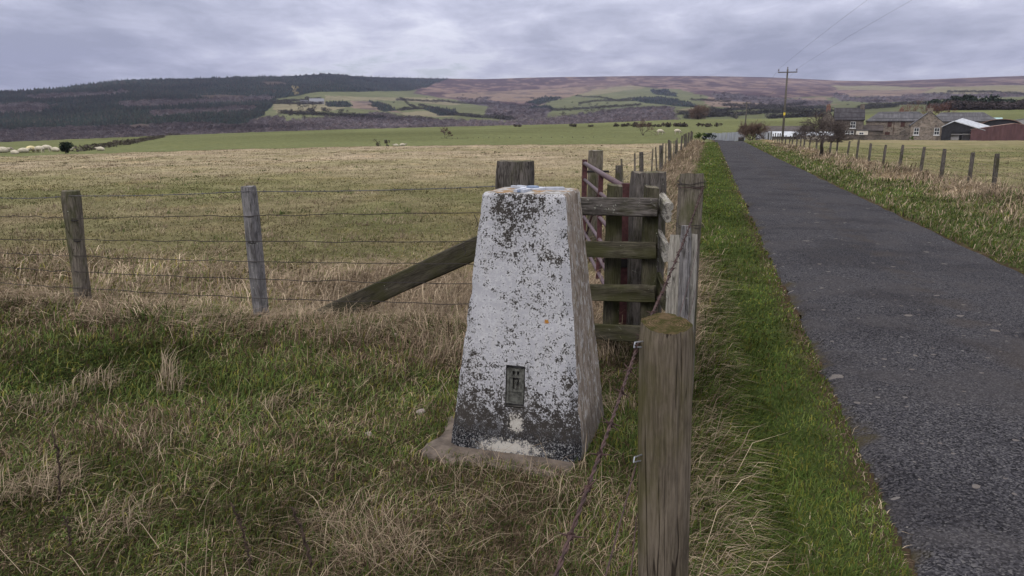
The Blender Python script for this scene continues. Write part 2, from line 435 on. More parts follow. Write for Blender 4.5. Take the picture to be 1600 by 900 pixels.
# ------------------------------------------------------------------ land use
def zone(x, y):
    """0 turf by the pillar, 1 pale pasture, 2 mown verge, 3 tall dry strip, 4 far verge, 5 paddock, 6 green far field, 7 lane"""
    x = np.asarray(x, float); y = np.asarray(y, float)
    o, t = road_frame(x, y); r = np.hypot(x, y); az = np.arctan2(x, y)
    wob = (fbm(x, y, .8, 11) - .5)
    ow = o + wob * .35
    z = np.full(x.shape, 1)
    c = cross_c(x, y)
    z = np.where((c < 0) & (o < 0), 0, z)
    z = np.where((o > -1.45) & (t > 8.5) & (ow < -.45), 3, z)
    z = np.where((ow >= -.45) & (t > 8.5) & (o < .9), 2, z)
    z = np.where((o >= -.06) & (t <= 8.5), 2, z)
    z = np.where((o > -.75) & (o < -.06) & (c >= 0) & (t <= 8.5), 3, z)
    z = np.where(o > 3.3, 4, z)
    z = np.where(o > 6.95, 5, z)
    rc = np.interp(az, _AZ, KR[2])
    z = np.where((r > rc + 3) & (o < 3.3), 6, z)
    z = np.where((r > rc + 26) & (o >= 3.3), 6, z)
    z = np.where((o > .8) & (o < 3.36) & (r < 115), 7, z)
    return z
def dryness(x, y, z):
    o, t = road_frame(x, y); c = cross_c(x, y); r = np.hypot(x, y); az = np.arctan2(x, y)
    n = fbm(x, y, .9, 21, 4); n2 = fbm(x, y, .25, 23, 3)
    d = np.full(x.shape, .4)
    d0 = .27 + (n - .5) * 2.0 + .6 * np.exp(-((c + .35) / .5) ** 2)                      # turf by the pillar
    d0 = d0 - .2 * np.exp(-((c + 1.3) / .5) ** 2)
    d = np.where(z == 0, d0, d)
    rc = np.interp(az, _AZ, KR[2])
    bands = fbm(x * .35, y * 1.1, .12, 31, 3)
    d1 = .49 + (n2 - .5) * .7 + (bands - .5) * .75 + .36 * np.clip((r - 24) / 20, 0, 1)
    d1 = d1 + .6 * np.exp(-((c - 1.4) / 1.1) ** 2) * np.clip((x + 3.2) / 2.0, .15, 1) + (n - .5) * .5
    d = np.where(z == 1, d1, d)
    d = np.where(z == 2, .03 + (n - .5) * .35 + .30 * np.exp(-((o + .02) / .15) ** 2) * (t < 8) + .35 * np.exp(-((o - .84) / .1) ** 2), d)
    d = np.where(z == 3, .82 + (n - .5) * .7, d)
    d4 = .15 + 1.0 * np.clip((o - 4.8 + (n - .5) * 1.8) / 1.1, 0, 1) * (.5 + n) * .85
    d = np.where(z == 4, d4, d)
    d = np.where(z == 5, .36 + (n2 - .5) * .8 + (n - .5) * .5 + .25 * np.clip((r - 60) / 60, 0, 1) + .4 * np.exp(-((o - 7.0) / .35) ** 2), d)
    d = np.where(z == 6, .05 + (n2 - .5) * .2, d)
    return np.clip(d, 0, 1)
GREEN = np.array([(.050, .078, .022), (.068, .098, .030), (.092, .115, .042)])
STRAW = np.array([(.25, .195, .135), (.36, .29, .205), (.19, .142, .10)])

# ------------------------------------------------------------------ ground: one sheet out to the valley
def polar_sheet(name, azs, rows, colour):
    """rows: function az -> radii; colour: function (x, y) -> rgb"""
    A = np.asarray(azs); RR = np.stack([rows(a) for a in A])          # (na, nr)
    X = RR * np.sin(A)[:, None]; Y = RR * np.cos(A)[:, None]
    na, nr = RR.shape; x, y = X.ravel(), Y.ravel(); z = terrain(x, y)
    i = np.arange(na - 1)[:, None] * nr + np.arange(nr - 1)[None, :]
    q = np.stack([i, i + 1, i + nr + 1, i + nr], -1).reshape(-1, 4)
    me = np_mesh(name, np.stack([x, y, z], 1), q, colour(x, y))
    smooth(me); return me
def np_mesh(name, V, Q, C=None, tri=None):
    me = bpy.data.meshes.new(name); nv = len(V); nq = len(Q); nt = 0 if tri is None else len(tri)
    me.vertices.add(nv); me.vertices.foreach_set('co', np.ascontiguousarray(V, np.float32).ravel())
    me.loops.add(nq * 4 + nt * 3)
    lv = np.asarray(Q).ravel() if nt == 0 else np.concatenate([np.asarray(Q).ravel(), np.asarray(tri).ravel()])
    me.loops.foreach_set('vertex_index', lv.astype(np.int32))
    me.polygons.add(nq + nt)
    ls = np.concatenate([np.arange(nq) * 4, nq * 4 + np.arange(nt) * 3])
    me.polygons.foreach_set('loop_start', ls.astype(np.int32))
    me.update(calc_edges=True)
    if C is not None:
        a = me.color_attributes.new('Col', 'FLOAT_COLOR', 'POINT')
        a.data.foreach_set('color', np.concatenate([C, np.ones((nv, 1))], 1).astype(np.float32).ravel())
    return me
def ground_colour(x, y):
    z = zone(x, y); d = dryness(x, y, z); r = np.hypot(x, y); o, t = road_frame(x, y)
    g = np.array((.048, .066, .022)); s = np.array((.185, .140, .085))
    base = g + (s - g) * d[:, None]
    base = np.where((z == 0)[:, None], base * .36, base)
    base = np.where(((z == 2) & (r < 40))[:, None], base * .7, base)
    field = np.array((.15, .142, .066)); fs = np.array((.27, .222, .155))
    f1 = (field + (fs - field) * d[:, None]) * (.78 + .44 * fbm(x, y, 1 / 2.2, 93, 4))[:, None]
    k = np.clip((r - 8) / 20, 0, 1)[:, None]
    base = np.where((z == 1)[:, None], base * (1 - k) + f1 * k, base)
    f5 = np.array((.095, .104, .044)) + (np.array((.22, .18, .115)) - np.array((.095, .104, .044))) * d[:, None]
    base = np.where((z == 5)[:, None], f5, base)
    stripe = (.5 + .5 * np.sin((x * .8 + y * .35) * 2 * np.pi / 9)) * (x > -10) * (r > 150)
    far = np.array((.100, .108, .053)) * (.72 + .56 * fbm(x, y * .6, 1 / 30., 95, 4))[:, None] * (1 + .10 * stripe[:, None]) + np.array((.03, .02, .005)) * d[:, None]
    base = np.where((z == 6)[:, None], far, base)
    edge = np.exp(-((o - .80) / .13) ** 2) + np.exp(-((o - 3.36) / .13) ** 2)
    edge = (edge * (r < 115))[:, None].clip(0, 1)
    base = base * (1 - edge) + np.array((.05, .036, .025)) * edge
    return base
def ground_mat(g, b):
    c = g.attr('Col'); p = g.pos()
    n1 = g.noise(p, 9, 6, .7); n2 = g.noise(g.map(p, (1, 1, 1)), 1.3, 5, .65); n3 = g.noise(p, 45, 4, .7)
    k = g.math('ADD', g.math('MULTIPLY', n1, .45), g.math('ADD', g.math('MULTIPLY', n2, .5), g.math('MULTIPLY', n3, .3)))
    c = g.mix(1, c, g.ramp(k, [(.42, .5), (.62, 1.0), (.80, 1.6)]), 'MULTIPLY')
    c = g.mix(g.math('MULTIPLY', g.step(g.noise(p, .5, 5, .7), .5, .72), .35), c, g.mix(1, c, (1.35, 1.08, .8), 'MULTIPLY'))
    g.set(b.inputs['Normal'], g.bump(n1, .8, .05))
    return c
material('turf', ground_mat, 1, 0)
vis = np.radians(np.arange(-47, 47.01, .33))
azs = np.concatenate([np.radians(np.arange(-180, -47, 7)), vis, np.radians(np.arange(50, 181, 7.0)), [math.pi]])
rr_near = np.concatenate([[.05], np.geomspace(.5, 482, 250)])
ground = link('ground', polar_sheet('ground', azs, lambda a: rr_near, ground_colour), 'turf')
tag(ground, 'rough winter pasture with olive and straw coloured grass stretching to the valley', 'ground', kind='structure')

# ------------------------------------------------------------------ far hills
PO = lambda *p: np.array(p, float)
def inside(px, py, poly):
    r = np.zeros(px.shape, bool); n = len(poly)
    for i in range(n):
        x1, y1 = poly[i]; x2, y2 = poly[(i + 1) % n]
        if y1 == y2: continue
        c = ((y1 > py) != (y2 > py)) & (px < (x2 - x1) * (py - y1) / (y2 - y1) + x1)
        r ^= c
    return r
CONIF, BARE, PAST, PALE, BRACK, MOOR, FELL = range(7)
LAND = [
    (PAST, PO((-900, 60), (2600, 60), (2600, 240), (-900, 240))),
    (MOOR, PO((640, 60), (2600, 60), (2600, 143), (1600, 143), (1500, 146), (1400, 148), (1290, 150), (1200, 155), (1110, 152), (1060, 140), (985, 134), (900, 147), (840, 166), (780, 168), (720, 158), (650, 146))),
    (BRACK, PO((830, 140), (900, 136), (985, 132), (1000, 136), (930, 146), (860, 155), (800, 158), (700, 152), (690, 147))),
    (BRACK, PO((1090, 152), (1130, 150), (1200, 157), (1290, 152), (1330, 143), (1420, 140), (1480, 145), (1330, 158), (1290, 168), (1200, 170), (1110, 166))),
    (PALE, PO((1300, 134), (1400, 134), (1460, 139), (1380, 141), (1310, 140))),
    (PALE, PO((1460, 136), (1620, 132), (1620, 147), (1500, 148), (1440, 146))),
    (PAST, PO((1290, 153), (1360, 149), (1400, 152), (1330, 163), (1290, 163))),
    (CONIF, PO((-900, 60), (520, 60), (700, 60), (701, 123), (660, 138), (640, 141), (560, 143), (500, 143), (432, 155), (424, 170), (402, 186), (372, 198), (330, 192), (250, 196), (150, 200), (60, 204), (-900, 214))),
    (FELL, PO((300, 149), (345, 147), (385, 151), (380, 156), (330, 155))),
    (BARE, PO((-60, 168), (40, 163), (90, 166), (60, 176), (-60, 180))),
    (BARE, PO((180, 161), (300, 157), (400, 151), (430, 151), (420, 157), (300, 163), (200, 167))),
    (BARE, PO((40, 151), (120, 147), (200, 142), (205, 145), (120, 151), (50, 155))),
    (BARE, PO((230, 176), (330, 170), (400, 168), (395, 173), (320, 177), (240, 181))),
    (FELL, PO((405, 127), (440, 127), (455, 131), (420, 133))),
    (BARE, PO((-900, 204), (20, 204), (150, 200), (230, 196), (310, 191), (372, 196), (405, 186), (440, 183), (450, 189), (545, 182), (600, 177), (625, 183), (690, 187), (790, 191), (860, 184), (1000, 168), (1050, 169), (1060, 186), (1060, 230), (-900, 232))),
    (FELL, PO((198, 196), (225, 193), (240, 195), (228, 199), (203, 199))),
    (PALE, PO((505, 149), (600, 152), (670, 153), (720, 162), (700, 165), (620, 157), (508, 156))),
    (PALE, PO((425, 163), (500, 158), (545, 168), (520, 172), (440, 178), (430, 172))),
    (BRACK, PO((545, 157), (585, 158), (615, 172), (640, 178), (590, 172), (550, 169))),
    (PALE, PO((625, 176), (660, 174), (690, 178), (715, 183), (640, 183))),
    (CONIF, PO((508, 160), (540, 158), (550, 168), (510, 167))),
    (CONIF, PO((574, 157), (595, 160), (620, 173), (600, 174), (582, 166))),
    (CONIF, PO((662, 169), (680, 167), (712, 172), (714, 180), (690, 181), (664, 174))),
    (BARE, PO((712, 157), (760, 153), (800, 165), (800, 172), (740, 163))),
    (BARE, PO((760, 168), (830, 164), (862, 172), (850, 184), (790, 188), (755, 178))),
    (PAST, PO((825, 170), (870, 158), (905, 148), (985, 134), (1060, 140), (1108, 150), (1090, 160), (1000, 166), (900, 176), (865, 172))),
    (PALE, PO((925, 140), (985, 134), (1010, 136), (960, 144), (905, 152))),
    (CONIF, PO((820, 160), (850, 152), (876, 151), (870, 157), (840, 164))),
    (CONIF, PO((826, 167), (860, 165), (865, 172), (828, 171))),
    (CONIF, PO((1017, 140), (1035, 139), (1058, 147), (1056, 152), (1020, 147))),
    (CONIF, PO((988, 153), (1025, 151), (1060, 156), (1090, 164), (1086, 168), (1040, 164), (1010, 161), (990, 158))),
    (PALE, PO((1062, 169), (1100, 167), (1110, 174), (1090, 180), (1062, 178))),
    (BARE, PO((1110, 145), (1200, 152), (1300, 160), (1290, 167), (1200, 163), (1120, 156))),
    (BARE, PO((1300, 145), (1340, 152), (1470, 147), (1620, 146), (1620, 158), (1400, 163), (1310, 157))),
    (PAST, PO((1060, 178), (1110, 172), (1280, 166), (1460, 156), (1620, 150), (1620, 230), (1060, 230))),
]
LCOL = np.array([(.016, .022, .019), (.08, .069, .073), (.098, .104, .056), (.155, .14, .09), (.165, .125, .098), (.062, .043, .047), (.065, .052, .045)])
def land_at(px, py):
    k = np.zeros(px.shape, int)
    for c, poly in LAND: k = np.where(inside(px, py, poly), c, k)
    return k
def hill_colour(x, y):
    z = terrain(x, y); px, py = to_pix(x, np.maximum(y, 1), z)
    px = px + (fbm(x, y, 1 / 60., 41) - .5) * 14; py = py + (fbm(x, y, 1 / 90., 43) - .5) * 3
    k = land_at(px, py); c = LCOL[k].copy()
    n = fbm(x, y * .35, 1 / 32., 51, 4); n2 = fbm(x * .5, y, 1 / 160., 53, 3)
    m = (k == MOOR) | (k == BRACK)
    w = np.clip((n - .52) * 10, 0, 1) * .8 + np.clip((n2 - .55) * 5, 0, 1) * .4
    alt = np.where(k[:, None] == MOOR, np.array((.165, .12, .10)), np.array((.09, .07, .064)))
    c = np.where(m[:, None], c + (alt - c) * w.clip(0, 1)[:, None], c)
    return c * (.8 + .4 * n2)[:, None]
def hill_mat(g, b):
    c = g.attr('Col'); p = g.pos()
    n = g.noise(p, .03, 6, .7); n2 = g.noise(p, .16, 4, .7)
    c = g.mix(1, c, g.ramp(g.math('ADD', g.math('MULTIPLY', n, .6), g.math('MULTIPLY', n2, .4)), [(.32, .62), (.52, 1.0), (.7, 1.4)]), 'MULTIPLY')
    g.set(b.inputs['Normal'], g.bump(n, .6, 3)); return c
material('hillside', hill_mat, 1, 0)
hv = np.radians(np.arange(-46, 46.01, .075))
hazs = np.concatenate([np.radians(np.arange(-180, -46, 8)), hv, np.radians(np.arange(50, 181, 8.0)), [math.pi]])
def hill_rows(a):
    s = np.concatenate([np.linspace(0, 1, 190), [1.01, 1.03, 1.08, 1.2]])
    return np.concatenate([np.linspace(481.9, 640, 8), 650 + s * (float(sky_r(a)) - 650)])
hills = link('hills', polar_sheet('hills', hazs, hill_rows, hill_colour), 'hillside')
tag(hills, 'moorland hills with purple heather tops, green pastures and dark forestry', 'hills', kind='structure')

# ------------------------------------------------------------------ woods (masses one cannot count)
def conifer_template(rnd):
    V, T = [], []
    for z0, z1, r in ((.06, .62, .30), (.34, 1.0, .20)):
        k = len(V); n = 6
        for j in range(n):
            a = 2 * math.pi * (j + rnd.random() * .5) / n; q = r * rnd.uniform(.75, 1.2)
            V.append((q * math.cos(a), q * math.sin(a), z0 + rnd.uniform(-.04, .04)))
        V.append((rnd.uniform(-.02, .02), rnd.uniform(-.02, .02), z1)); T += [(k + j, k + (j + 1) % n, k + n) for j in range(n)]
    return np.array(V), np.array(T)
def blob_template(rnd, n=46, squash=.5, leaf=.2, lo=.12, thin=.35):
    V, T = [], []
    for j in range(n):
        while True:
            p = np.array([rnd.uniform(-1, 1) for _ in range(3)])
            if .2 < np.linalg.norm(p) < 1: break
        p = p * np.array((squash, squash, .46)) + np.array((0, 0, .52 + lo * .3))
        d = np.array([rnd.gauss(0, 1) for _ in range(3)]); d /= np.linalg.norm(d); e = np.cross(d, [rnd.gauss(0, 1) for _ in range(3)]); e /= np.linalg.norm(e)
        s = leaf * rnd.uniform(.6, 1.3); k = len(V)
        V += [p - d * s, p + e * s * thin, p + d * s]; T.append((k, k + 1, k + 2))
    for a in range(2):
        k = len(V); V += [(-.02 + a * .01, 0, 0), (.03, .01, 0), (rnd.uniform(-.1, .1), 0, .6)]; T.append((k, k + 1, k + 2))
    return np.array(V), np.array(T)
def scatter(name, temps, P, S, C, m, sz=None, parent=None):
    Vs, Ts, Cs = [], [], []; k = 0
    pick = rng.integers(0, len(temps), len(P)); rot = rng.random(len(P)) * 6.283
    for ti, (V, T) in enumerate(temps):
        idx = np.where(pick == ti)[0]
        if not len(idx): continue
        c, s = np.cos(rot[idx])[:, None], np.sin(rot[idx])[:, None]
        wx = S[idx] if sz is None else S[idx] * sz[idx]
        x = (V[None, :, 0] * c - V[None, :, 1] * s) * wx[:, None]; y = (V[None, :, 0] * s + V[None, :, 1] * c) * wx[:, None]; z = V[None, :, 2] * S[idx][:, None]
        W = np.stack([x, y, z], -1) + P[idx][:, None, :]; Vs.append(W.reshape(-1, 3))
        Ts.append((T[None] + (np.arange(len(idx)) * len(V))[:, None, None] + k).reshape(-1, 3)); k += len(idx) * len(V)
        Cs.append(np.repeat(C[idx], len(V), 0))
    V = np.concatenate(Vs); T = np.concatenate(Ts)
    me = np_mesh(name, V, np.zeros((0, 4), int), np.concatenate(Cs), T)
    return link(name, me, m, parent)
def leaf_mat(g, b):
    c = g.attr('Col'); n = g.noise(g.pos(), .35, 3, .6)
    return g.mix(1, c, g.ramp(n, [(.3, .7), (.7, 1.3)]), 'MULTIPLY')
material('distant_foliage', leaf_mat, 1, 0)
rn = random.Random(5)
CT = [conifer_template(rn) for _ in range(6)]; BT = [blob_template(rn) for _ in range(8)]
NS = 90000
sx = rng.uniform(-60, 1660, NS); sy = rng.uniform(112, 228, NS)
wx, wy = hill_from_pix(sx, sy); wz = terrain(wx, wy); qx, qy = to_pix(wx, wy, wz)
onhill = (np.hypot(wx, wy) < sky_r(np.arctan2(wx, wy)) * .999) & (np.hypot(wx, wy) > 655)
jx = qx + (fbm(wx, wy, 1 / 60., 41) - .5) * 14; jy = qy + (fbm(wx, wy, 1 / 90., 43) - .5) * 3
kk = land_at(jx, jy)
def far_wood(name, klass, temps, keep, hgt, cols, m, label, cat, spread=None):
    i = np.where(onhill & (kk == klass) & (rng.random(NS) < keep))[0]
    P = np.stack([wx[i], wy[i], wz[i] - .4], 1); r = np.hypot(wx[i], wy[i])
    S = hgt * rng.uniform(.7, 1.25, len(i)) * np.interp(r, [650, 1500, 3500], [.5, .9, 1.25]) * (.8 + .45 * fbm(wx[i], wy[i], 1 / 90., 71))
    C = cols[rng.integers(0, len(cols), len(i))] * rng.uniform(.7, 1.35, (len(i), 1)) * (.25 + 1.5 * fbm(wx[i], wy[i], 1 / 120., 73))[:, None]
    o = scatter(name, temps, P, S, C, m, None if spread is None else np.full(len(i), spread)); return tag(o, label, cat, kind='stuff')
far_wood('conifer_forest', CONIF, CT, 1.0, 5.4, np.array([(.020, .028, .024), (.017, .024, .022), (.026, .031, .024), (.034, .030, .026)]), 'distant_foliage', 'dark spruce forest covering the long hill beyond the valley', 'forest', 1.15)
far_wood('bare_woodland', BARE, BT, .6, 5.4, np.array([(.10, .086, .092), (.125, .107, .11), (.082, .072, .077), (.11, .085, .084)]), 'distant_foliage', 'leafless purple brown woodland filling the valley bottom', 'woodland', 1.5)
# clumps of trees, gorse and hedge lines on the hill pastures
lines = [((425, 161), (500, 160), (505, 158)), ((440, 180), (520, 182), (600, 184)), ((620, 159), (700, 160), (760, 165)), ((622, 172), (665, 171)), ((625, 156), (650, 171)), ((655, 166), (700, 176)),
         ((900, 152), (985, 158)), ((905, 162), (990, 154)), ((860, 172), (1000, 164)), ((700, 178), (800, 188)), ((1080, 158), (1140, 160)), ((1060, 180), (1180, 172), (1290, 170)), ((1070, 186), (1200, 179), (1300, 176)),
         ((1180, 172), (1260, 164)), ((1200, 186), (1290, 183)), ((1110, 172), (1150, 186)), ((1345, 168), (1450, 164)), ((1340, 173), (1400, 168)), ((1130, 166), (1210, 168)), ((1480, 146), (1600, 148)), ((430, 155), (500, 152))]
LP = []
for L in lines:
    for a, b in zip(L[:-1], L[1:]):
        n = int(math.hypot(b[0] - a[0], b[1] - a[1]) / 1.1)
        for i in range(n + 1): LP.append((a[0] + (b[0] - a[0]) * i / n, a[1] + (b[1] - a[1]) * i / n + random.gauss(0, .25)))
for cx, cy, n, s in ((520, 172, 12, 12), (470, 168, 10, 16), (600, 168, 8, 14), (840, 160, 20, 16), (1130, 153, 14, 16), (1160, 160, 20, 30), (1240, 172, 20, 26), (460, 183, 16, 20), (700, 160, 14, 18), (930, 168, 20, 26), (1340, 158, 14, 18), (1120, 178, 14, 14)):
    for _ in range(n): LP.append((cx + random.gauss(0, s), cy + random.gauss(0, s * .22)))
LP = np.array(LP); LP = LP[LP[:, 1] > 126]
hx, hy = hill_from_pix(LP[:, 0], LP[:, 1]); hz = terrain(hx, hy)
o = scatter('hedgerow', BT, np.stack([hx, hy, hz - .3], 1), rng.uniform(3, 6.5, len(hx)), np.array([(.04, .038, .032)]) * rng.uniform(.6, 1.4, (len(hx), 1)), 'distant_foliage', np.full(len(hx), 1.5))
tag(o, 'dark hedge lines and scattered scrub dividing the hill pastures', 'hedge', kind='stuff')

# ------------------------------------------------------------------ the lane
def lane_mesh():
    ts = np.concatenate([np.arange(-6, 12, .12), np.arange(12, 40, .4), np.arange(40, 112, .9)])
    V = []; nc = 25
    for t in ts:
        e0 = .765 + (fbm(np.array([t]), np.array([.3]), 5.5, 3)[0] - .5) * .26 + (fbm(np.array([t]), np.array([.9]), .5, 4)[0] - .5) * .12
        e1 = 3.40 + (fbm(np.array([t]), np.array([5.3]), 2.2, 6)[0] - .5) * .16
        for k in range(nc):
            f = k / (nc - 1); o = e0 + (e1 - e0) * f; x, y = from_road(o, t); V.append((x, y, o, f))
    V = np.array(V); r = np.hypot(V[:, 0], V[:, 1])
    # height of the lane: terrain without its cutting, slightly cambered
    az = np.arctan2(V[:, 0], V[:, 1]); xs, ys = from_road(.6, road_frame(V[:, 0], V[:, 1])[1]); xe, ye = from_road(3.56, road_frame(V[:, 0], V[:, 1])[1])
    z = terrain(xs, ys) * (1 - V[:, 3]) + terrain(xe, ye) * V[:, 3] + .012 + .03 * (1 - (2 * V[:, 3] - 1) ** 2)
    edge = (V[:, 3] < .001) | (V[:, 3] > .999); z = np.where(edge, z - .05, z)
    nt = len(ts); i = np.arange(nt - 1)[:, None] * nc + np.arange(nc - 1)[None]
    q = np.stack([i, i + 1, i + nc + 1, i + nc], -1).reshape(-1, 4)
    me = np_mesh('lane', np.stack([V[:, 0], V[:, 1], z], 1), q, np.stack([V[:, 3], V[:, 3], V[:, 3]], 1)); return smooth(me)
def asphalt(g, b):
    p = g.pos(); f = g.attr('Col', 'Fac')
    grain = g.voro(p, 125, out='Color'); gv = g.xyz(grain)[0]
    c = g.ramp(gv, [(0, (.007, .007, .008)), (.5, (.035, .034, .039)), (.8, (.062, .060, .066)), (1, (.10, .096, .096))])
    c = g.mix(g.math('MULTIPLY', g.step(g.noise(p, 1.1, 5, .65), .46, .62), .5), c, (.050, .046, .047))
    c = g.mix(g.math('MULTIPLY', g.step(g.noise(g.map(p, loc=(9, 3, 0)), .55, 5, .7), .47, .6), .55), c, g.mix(1, c, (.5, .5, .53), 'MULTIPLY'))
    tr = g.math('ABSOLUTE', g.math('SUBTRACT', f, .5))                       # worn wheel tracks
    c = g.mix(g.math('MULTIPLY', g.step(tr, .12, .02), g.math('MULTIPLY', g.step(g.noise(p, 2.0, 4), .44, .62), .45)), c, (.045, .037, .032))
    edge = g.step(g.math('ADD', tr, g.math('MULTIPLY', g.noise(p, 3.5, 4), .16)), .545, .60)
    moss = g.mix(g.noise(p, 14, 3), (.055, .040, .028), (.045, .042, .018))
    c = g.mix(g.math('MULTIPLY', edge, g.step(g.noise(p, 25, 4, .7), .32, .55)), c, moss)
    # flat pale stones rolled into the surface and old patches
    v = g.n('ShaderNodeTexVoronoi'); g.set(v.inputs['Vector'], g.map(g.noise_warp(p), (1, 1, 1))); v.inputs['Scale'].default_value = 4.2
    col = g.xyz(v.outputs['Color'])
    chip = g.math('MULTIPLY', g.math('LESS_THAN', v.outputs['Distance'], g.math('MULTIPLY', col[1], .17)), g.math('GREATER_THAN', col[0], .45))
    c = g.mix(g.math('MULTIPLY', chip, .6), c, g.mix(col[2], (.19, .175, .165), (.13, .10, .08)))
    v2 = g.n('ShaderNodeTexVoronoi'); g.set(v2.inputs['Vector'], g.noise_warp(p, .05)); v2.inputs['Scale'].default_value = 13
    c2 = g.xyz(v2.outputs['Color'])
    chip2 = g.math('MULTIPLY', g.math('LESS_THAN', v2.outputs['Distance'], g.math('MULTIPLY', c2[1], .22)), g.math('GREATER_THAN', c2[0], .62))
    c = g.mix(g.math('MULTIPLY', chip2, .6), c, g.mix(c2[2], (.24, .23, .22), (.12, .10, .09)))
    g.set(b.inputs['Normal'], g.bump(g.math('ADD', gv, g.noise(p, 60, 3)), .8, .006)); return c
def noise_warp(s, p, amt=.12):
    n = s.n('ShaderNodeTexNoise'); s.set(n.inputs['Vector'], p); n.inputs['Scale'].default_value = 6
    m = s.n('ShaderNodeVectorMath', operation='MULTIPLY_ADD'); s.set(m.inputs[0], n.outputs['Color']); m.inputs[1].default_value = (amt,) * 3; s.set(m.inputs[2], p)
    return m.outputs[0]
G.noise_warp = noise_warp
material('asphalt', asphalt, .95, .06)
tag(link('lane', lane_mesh(), 'asphalt'), 'narrow worn tarmac farm lane with pale stone chips and earthy edges', 'road', kind='structure')
# ------------------------------------------------------------------ trig pillar
PX, PY, PRZ, PZ0, PWT, PWB, PH = .0952, 3.4263, -.2921, .093, .3768, .632, 1.175
pil = thing('trig_pillar', 'tapered white concrete survey pillar, flaking paint speckled with dark lichen, beside the fence corner', 'trig pillar', (PX, PY, PZ0), PRZ)
CH = .036; BA, BZ0, BZ1 = .045, .222, .415
def hw(z): return (PWB + (PWT - PWB) * z / PH) / 2
def pillar_mesh():
    zs = sorted(set([0, .02] + list(np.linspace(.05, BZ0, 8)) + list(np.linspace(BZ0, BZ1, 8)) + list(np.linspace(BZ1, PH - .012, 26)) + [PH]))
    cols = []          # perimeter points: (side, parameter)
    n1, n2 = 11, 5
    V, idx = [], []
    for zi, z in enumerate(zs):
        w = hw(z); w -= .008 if z == PH else 0
        e = w - CH
        ring = []
        fx = list(np.linspace(-e, -BA, n1)) + list(np.linspace(-BA, BA, n2))[1:] + list(np.linspace(BA, e, n1))[1:]
        for x in fx: ring.append((x, -w, 0, 'f'))
        sd = np.linspace(-e, e, 16)
        for y in sd: ring.append((w, y, 0, 'r'))
        for x in sd[::-1]: ring.append((x, w, 0, 'b'))
        for y in sd[::-1]: ring.append((-w, y, 0, 'l'))
        row = []
        for (x, y, _, s) in ring:
            a = mnoise.noise(Vector((x * 9, y * 9, z * 9))) * .0035 + mnoise.noise(Vector((x * 40, y * 40, z * 40))) * .0018
            chip = max(0, mnoise.noise(Vector((x * 14 + 5, y * 14, z * 11))) - .25)
            corner = max(0, (min(abs(x), abs(y)) - e * .93)) > 0
            a -= chip * (.035 if corner else .004)
            l = math.hypot(x, y); row.append(len(V)); V.append((x + x / l * a, y + y / l * a, z))
        idx.append(row)
    n = len(idx[0]); nf = n1 * 2 + n2 - 2; F_, M_ = [], []
    iz0, iz1 = min(range(len(zs)), key=lambda i: abs(zs[i] - BZ0)), min(range(len(zs)), key=lambda i: abs(zs[i] - BZ1))
    ia, ib = n1 - 1, n1 + n2 - 2
    for i in range(len(zs) - 1):
        for j in range(n):
            if iz0 <= i < iz1 and ia <= j < ib: continue
            F_.append((idx[i][j], idx[i][(j + 1) % n], idx[i + 1][(j + 1) % n], idx[i + 1][j]))
            M_.append(0 if j < nf or j == n - 1 else (2 if j == nf - 1 else (1 if j < nf + 15 else 0)))
    # recess for the bracket, with walls 28 mm deep
    loop = [(iz0, j) for j in range(ia, ib)] + [(i, ib) for i in range(iz0, iz1)] + [(iz1, j) for j in range(ib, ia, -1)] + [(i, ia) for i in range(iz1, iz0, -1)]
    lv = [idx[i][j] for i, j in loop]; back = []
    for q in lv:
        x, y, z = V[q]; back.append(len(V)); V.append((x * .94, y + .03, z))
    for k in range(len(lv)):
        k2 = (k + 1) % len(lv); F_.append((lv[k], back[k], back[k2], lv[k2])); M_.append(3)
    F_.append(tuple(back)); M_.append(3)
    # top: slightly dished cap
    prev = idx[-1]
    for q in (.85, .6, .3):
        ring = []
        for k in idx[-1]:
            x, y, z = V[k]; ring.append(len(V)); V.append((x * q, y * q, PH + .006 * (1 - q) + mnoise.noise(Vector((x * q * 22, y * q * 22, 3))) * .004))
        for j in range(n): F_.append((prev[j], prev[(j + 1) % n], ring[(j + 1) % n], ring[j])); M_.append(4)
        prev = ring
    F_.append(tuple(prev)); M_.append(4)
    me = bpy.data.meshes.new('body'); me.from_pydata(V, [], F_); me.polygons.foreach_set('material_index', M_); me.update(); smooth(me)
    me.set_sharp_from_angle(angle=R(32)); return me
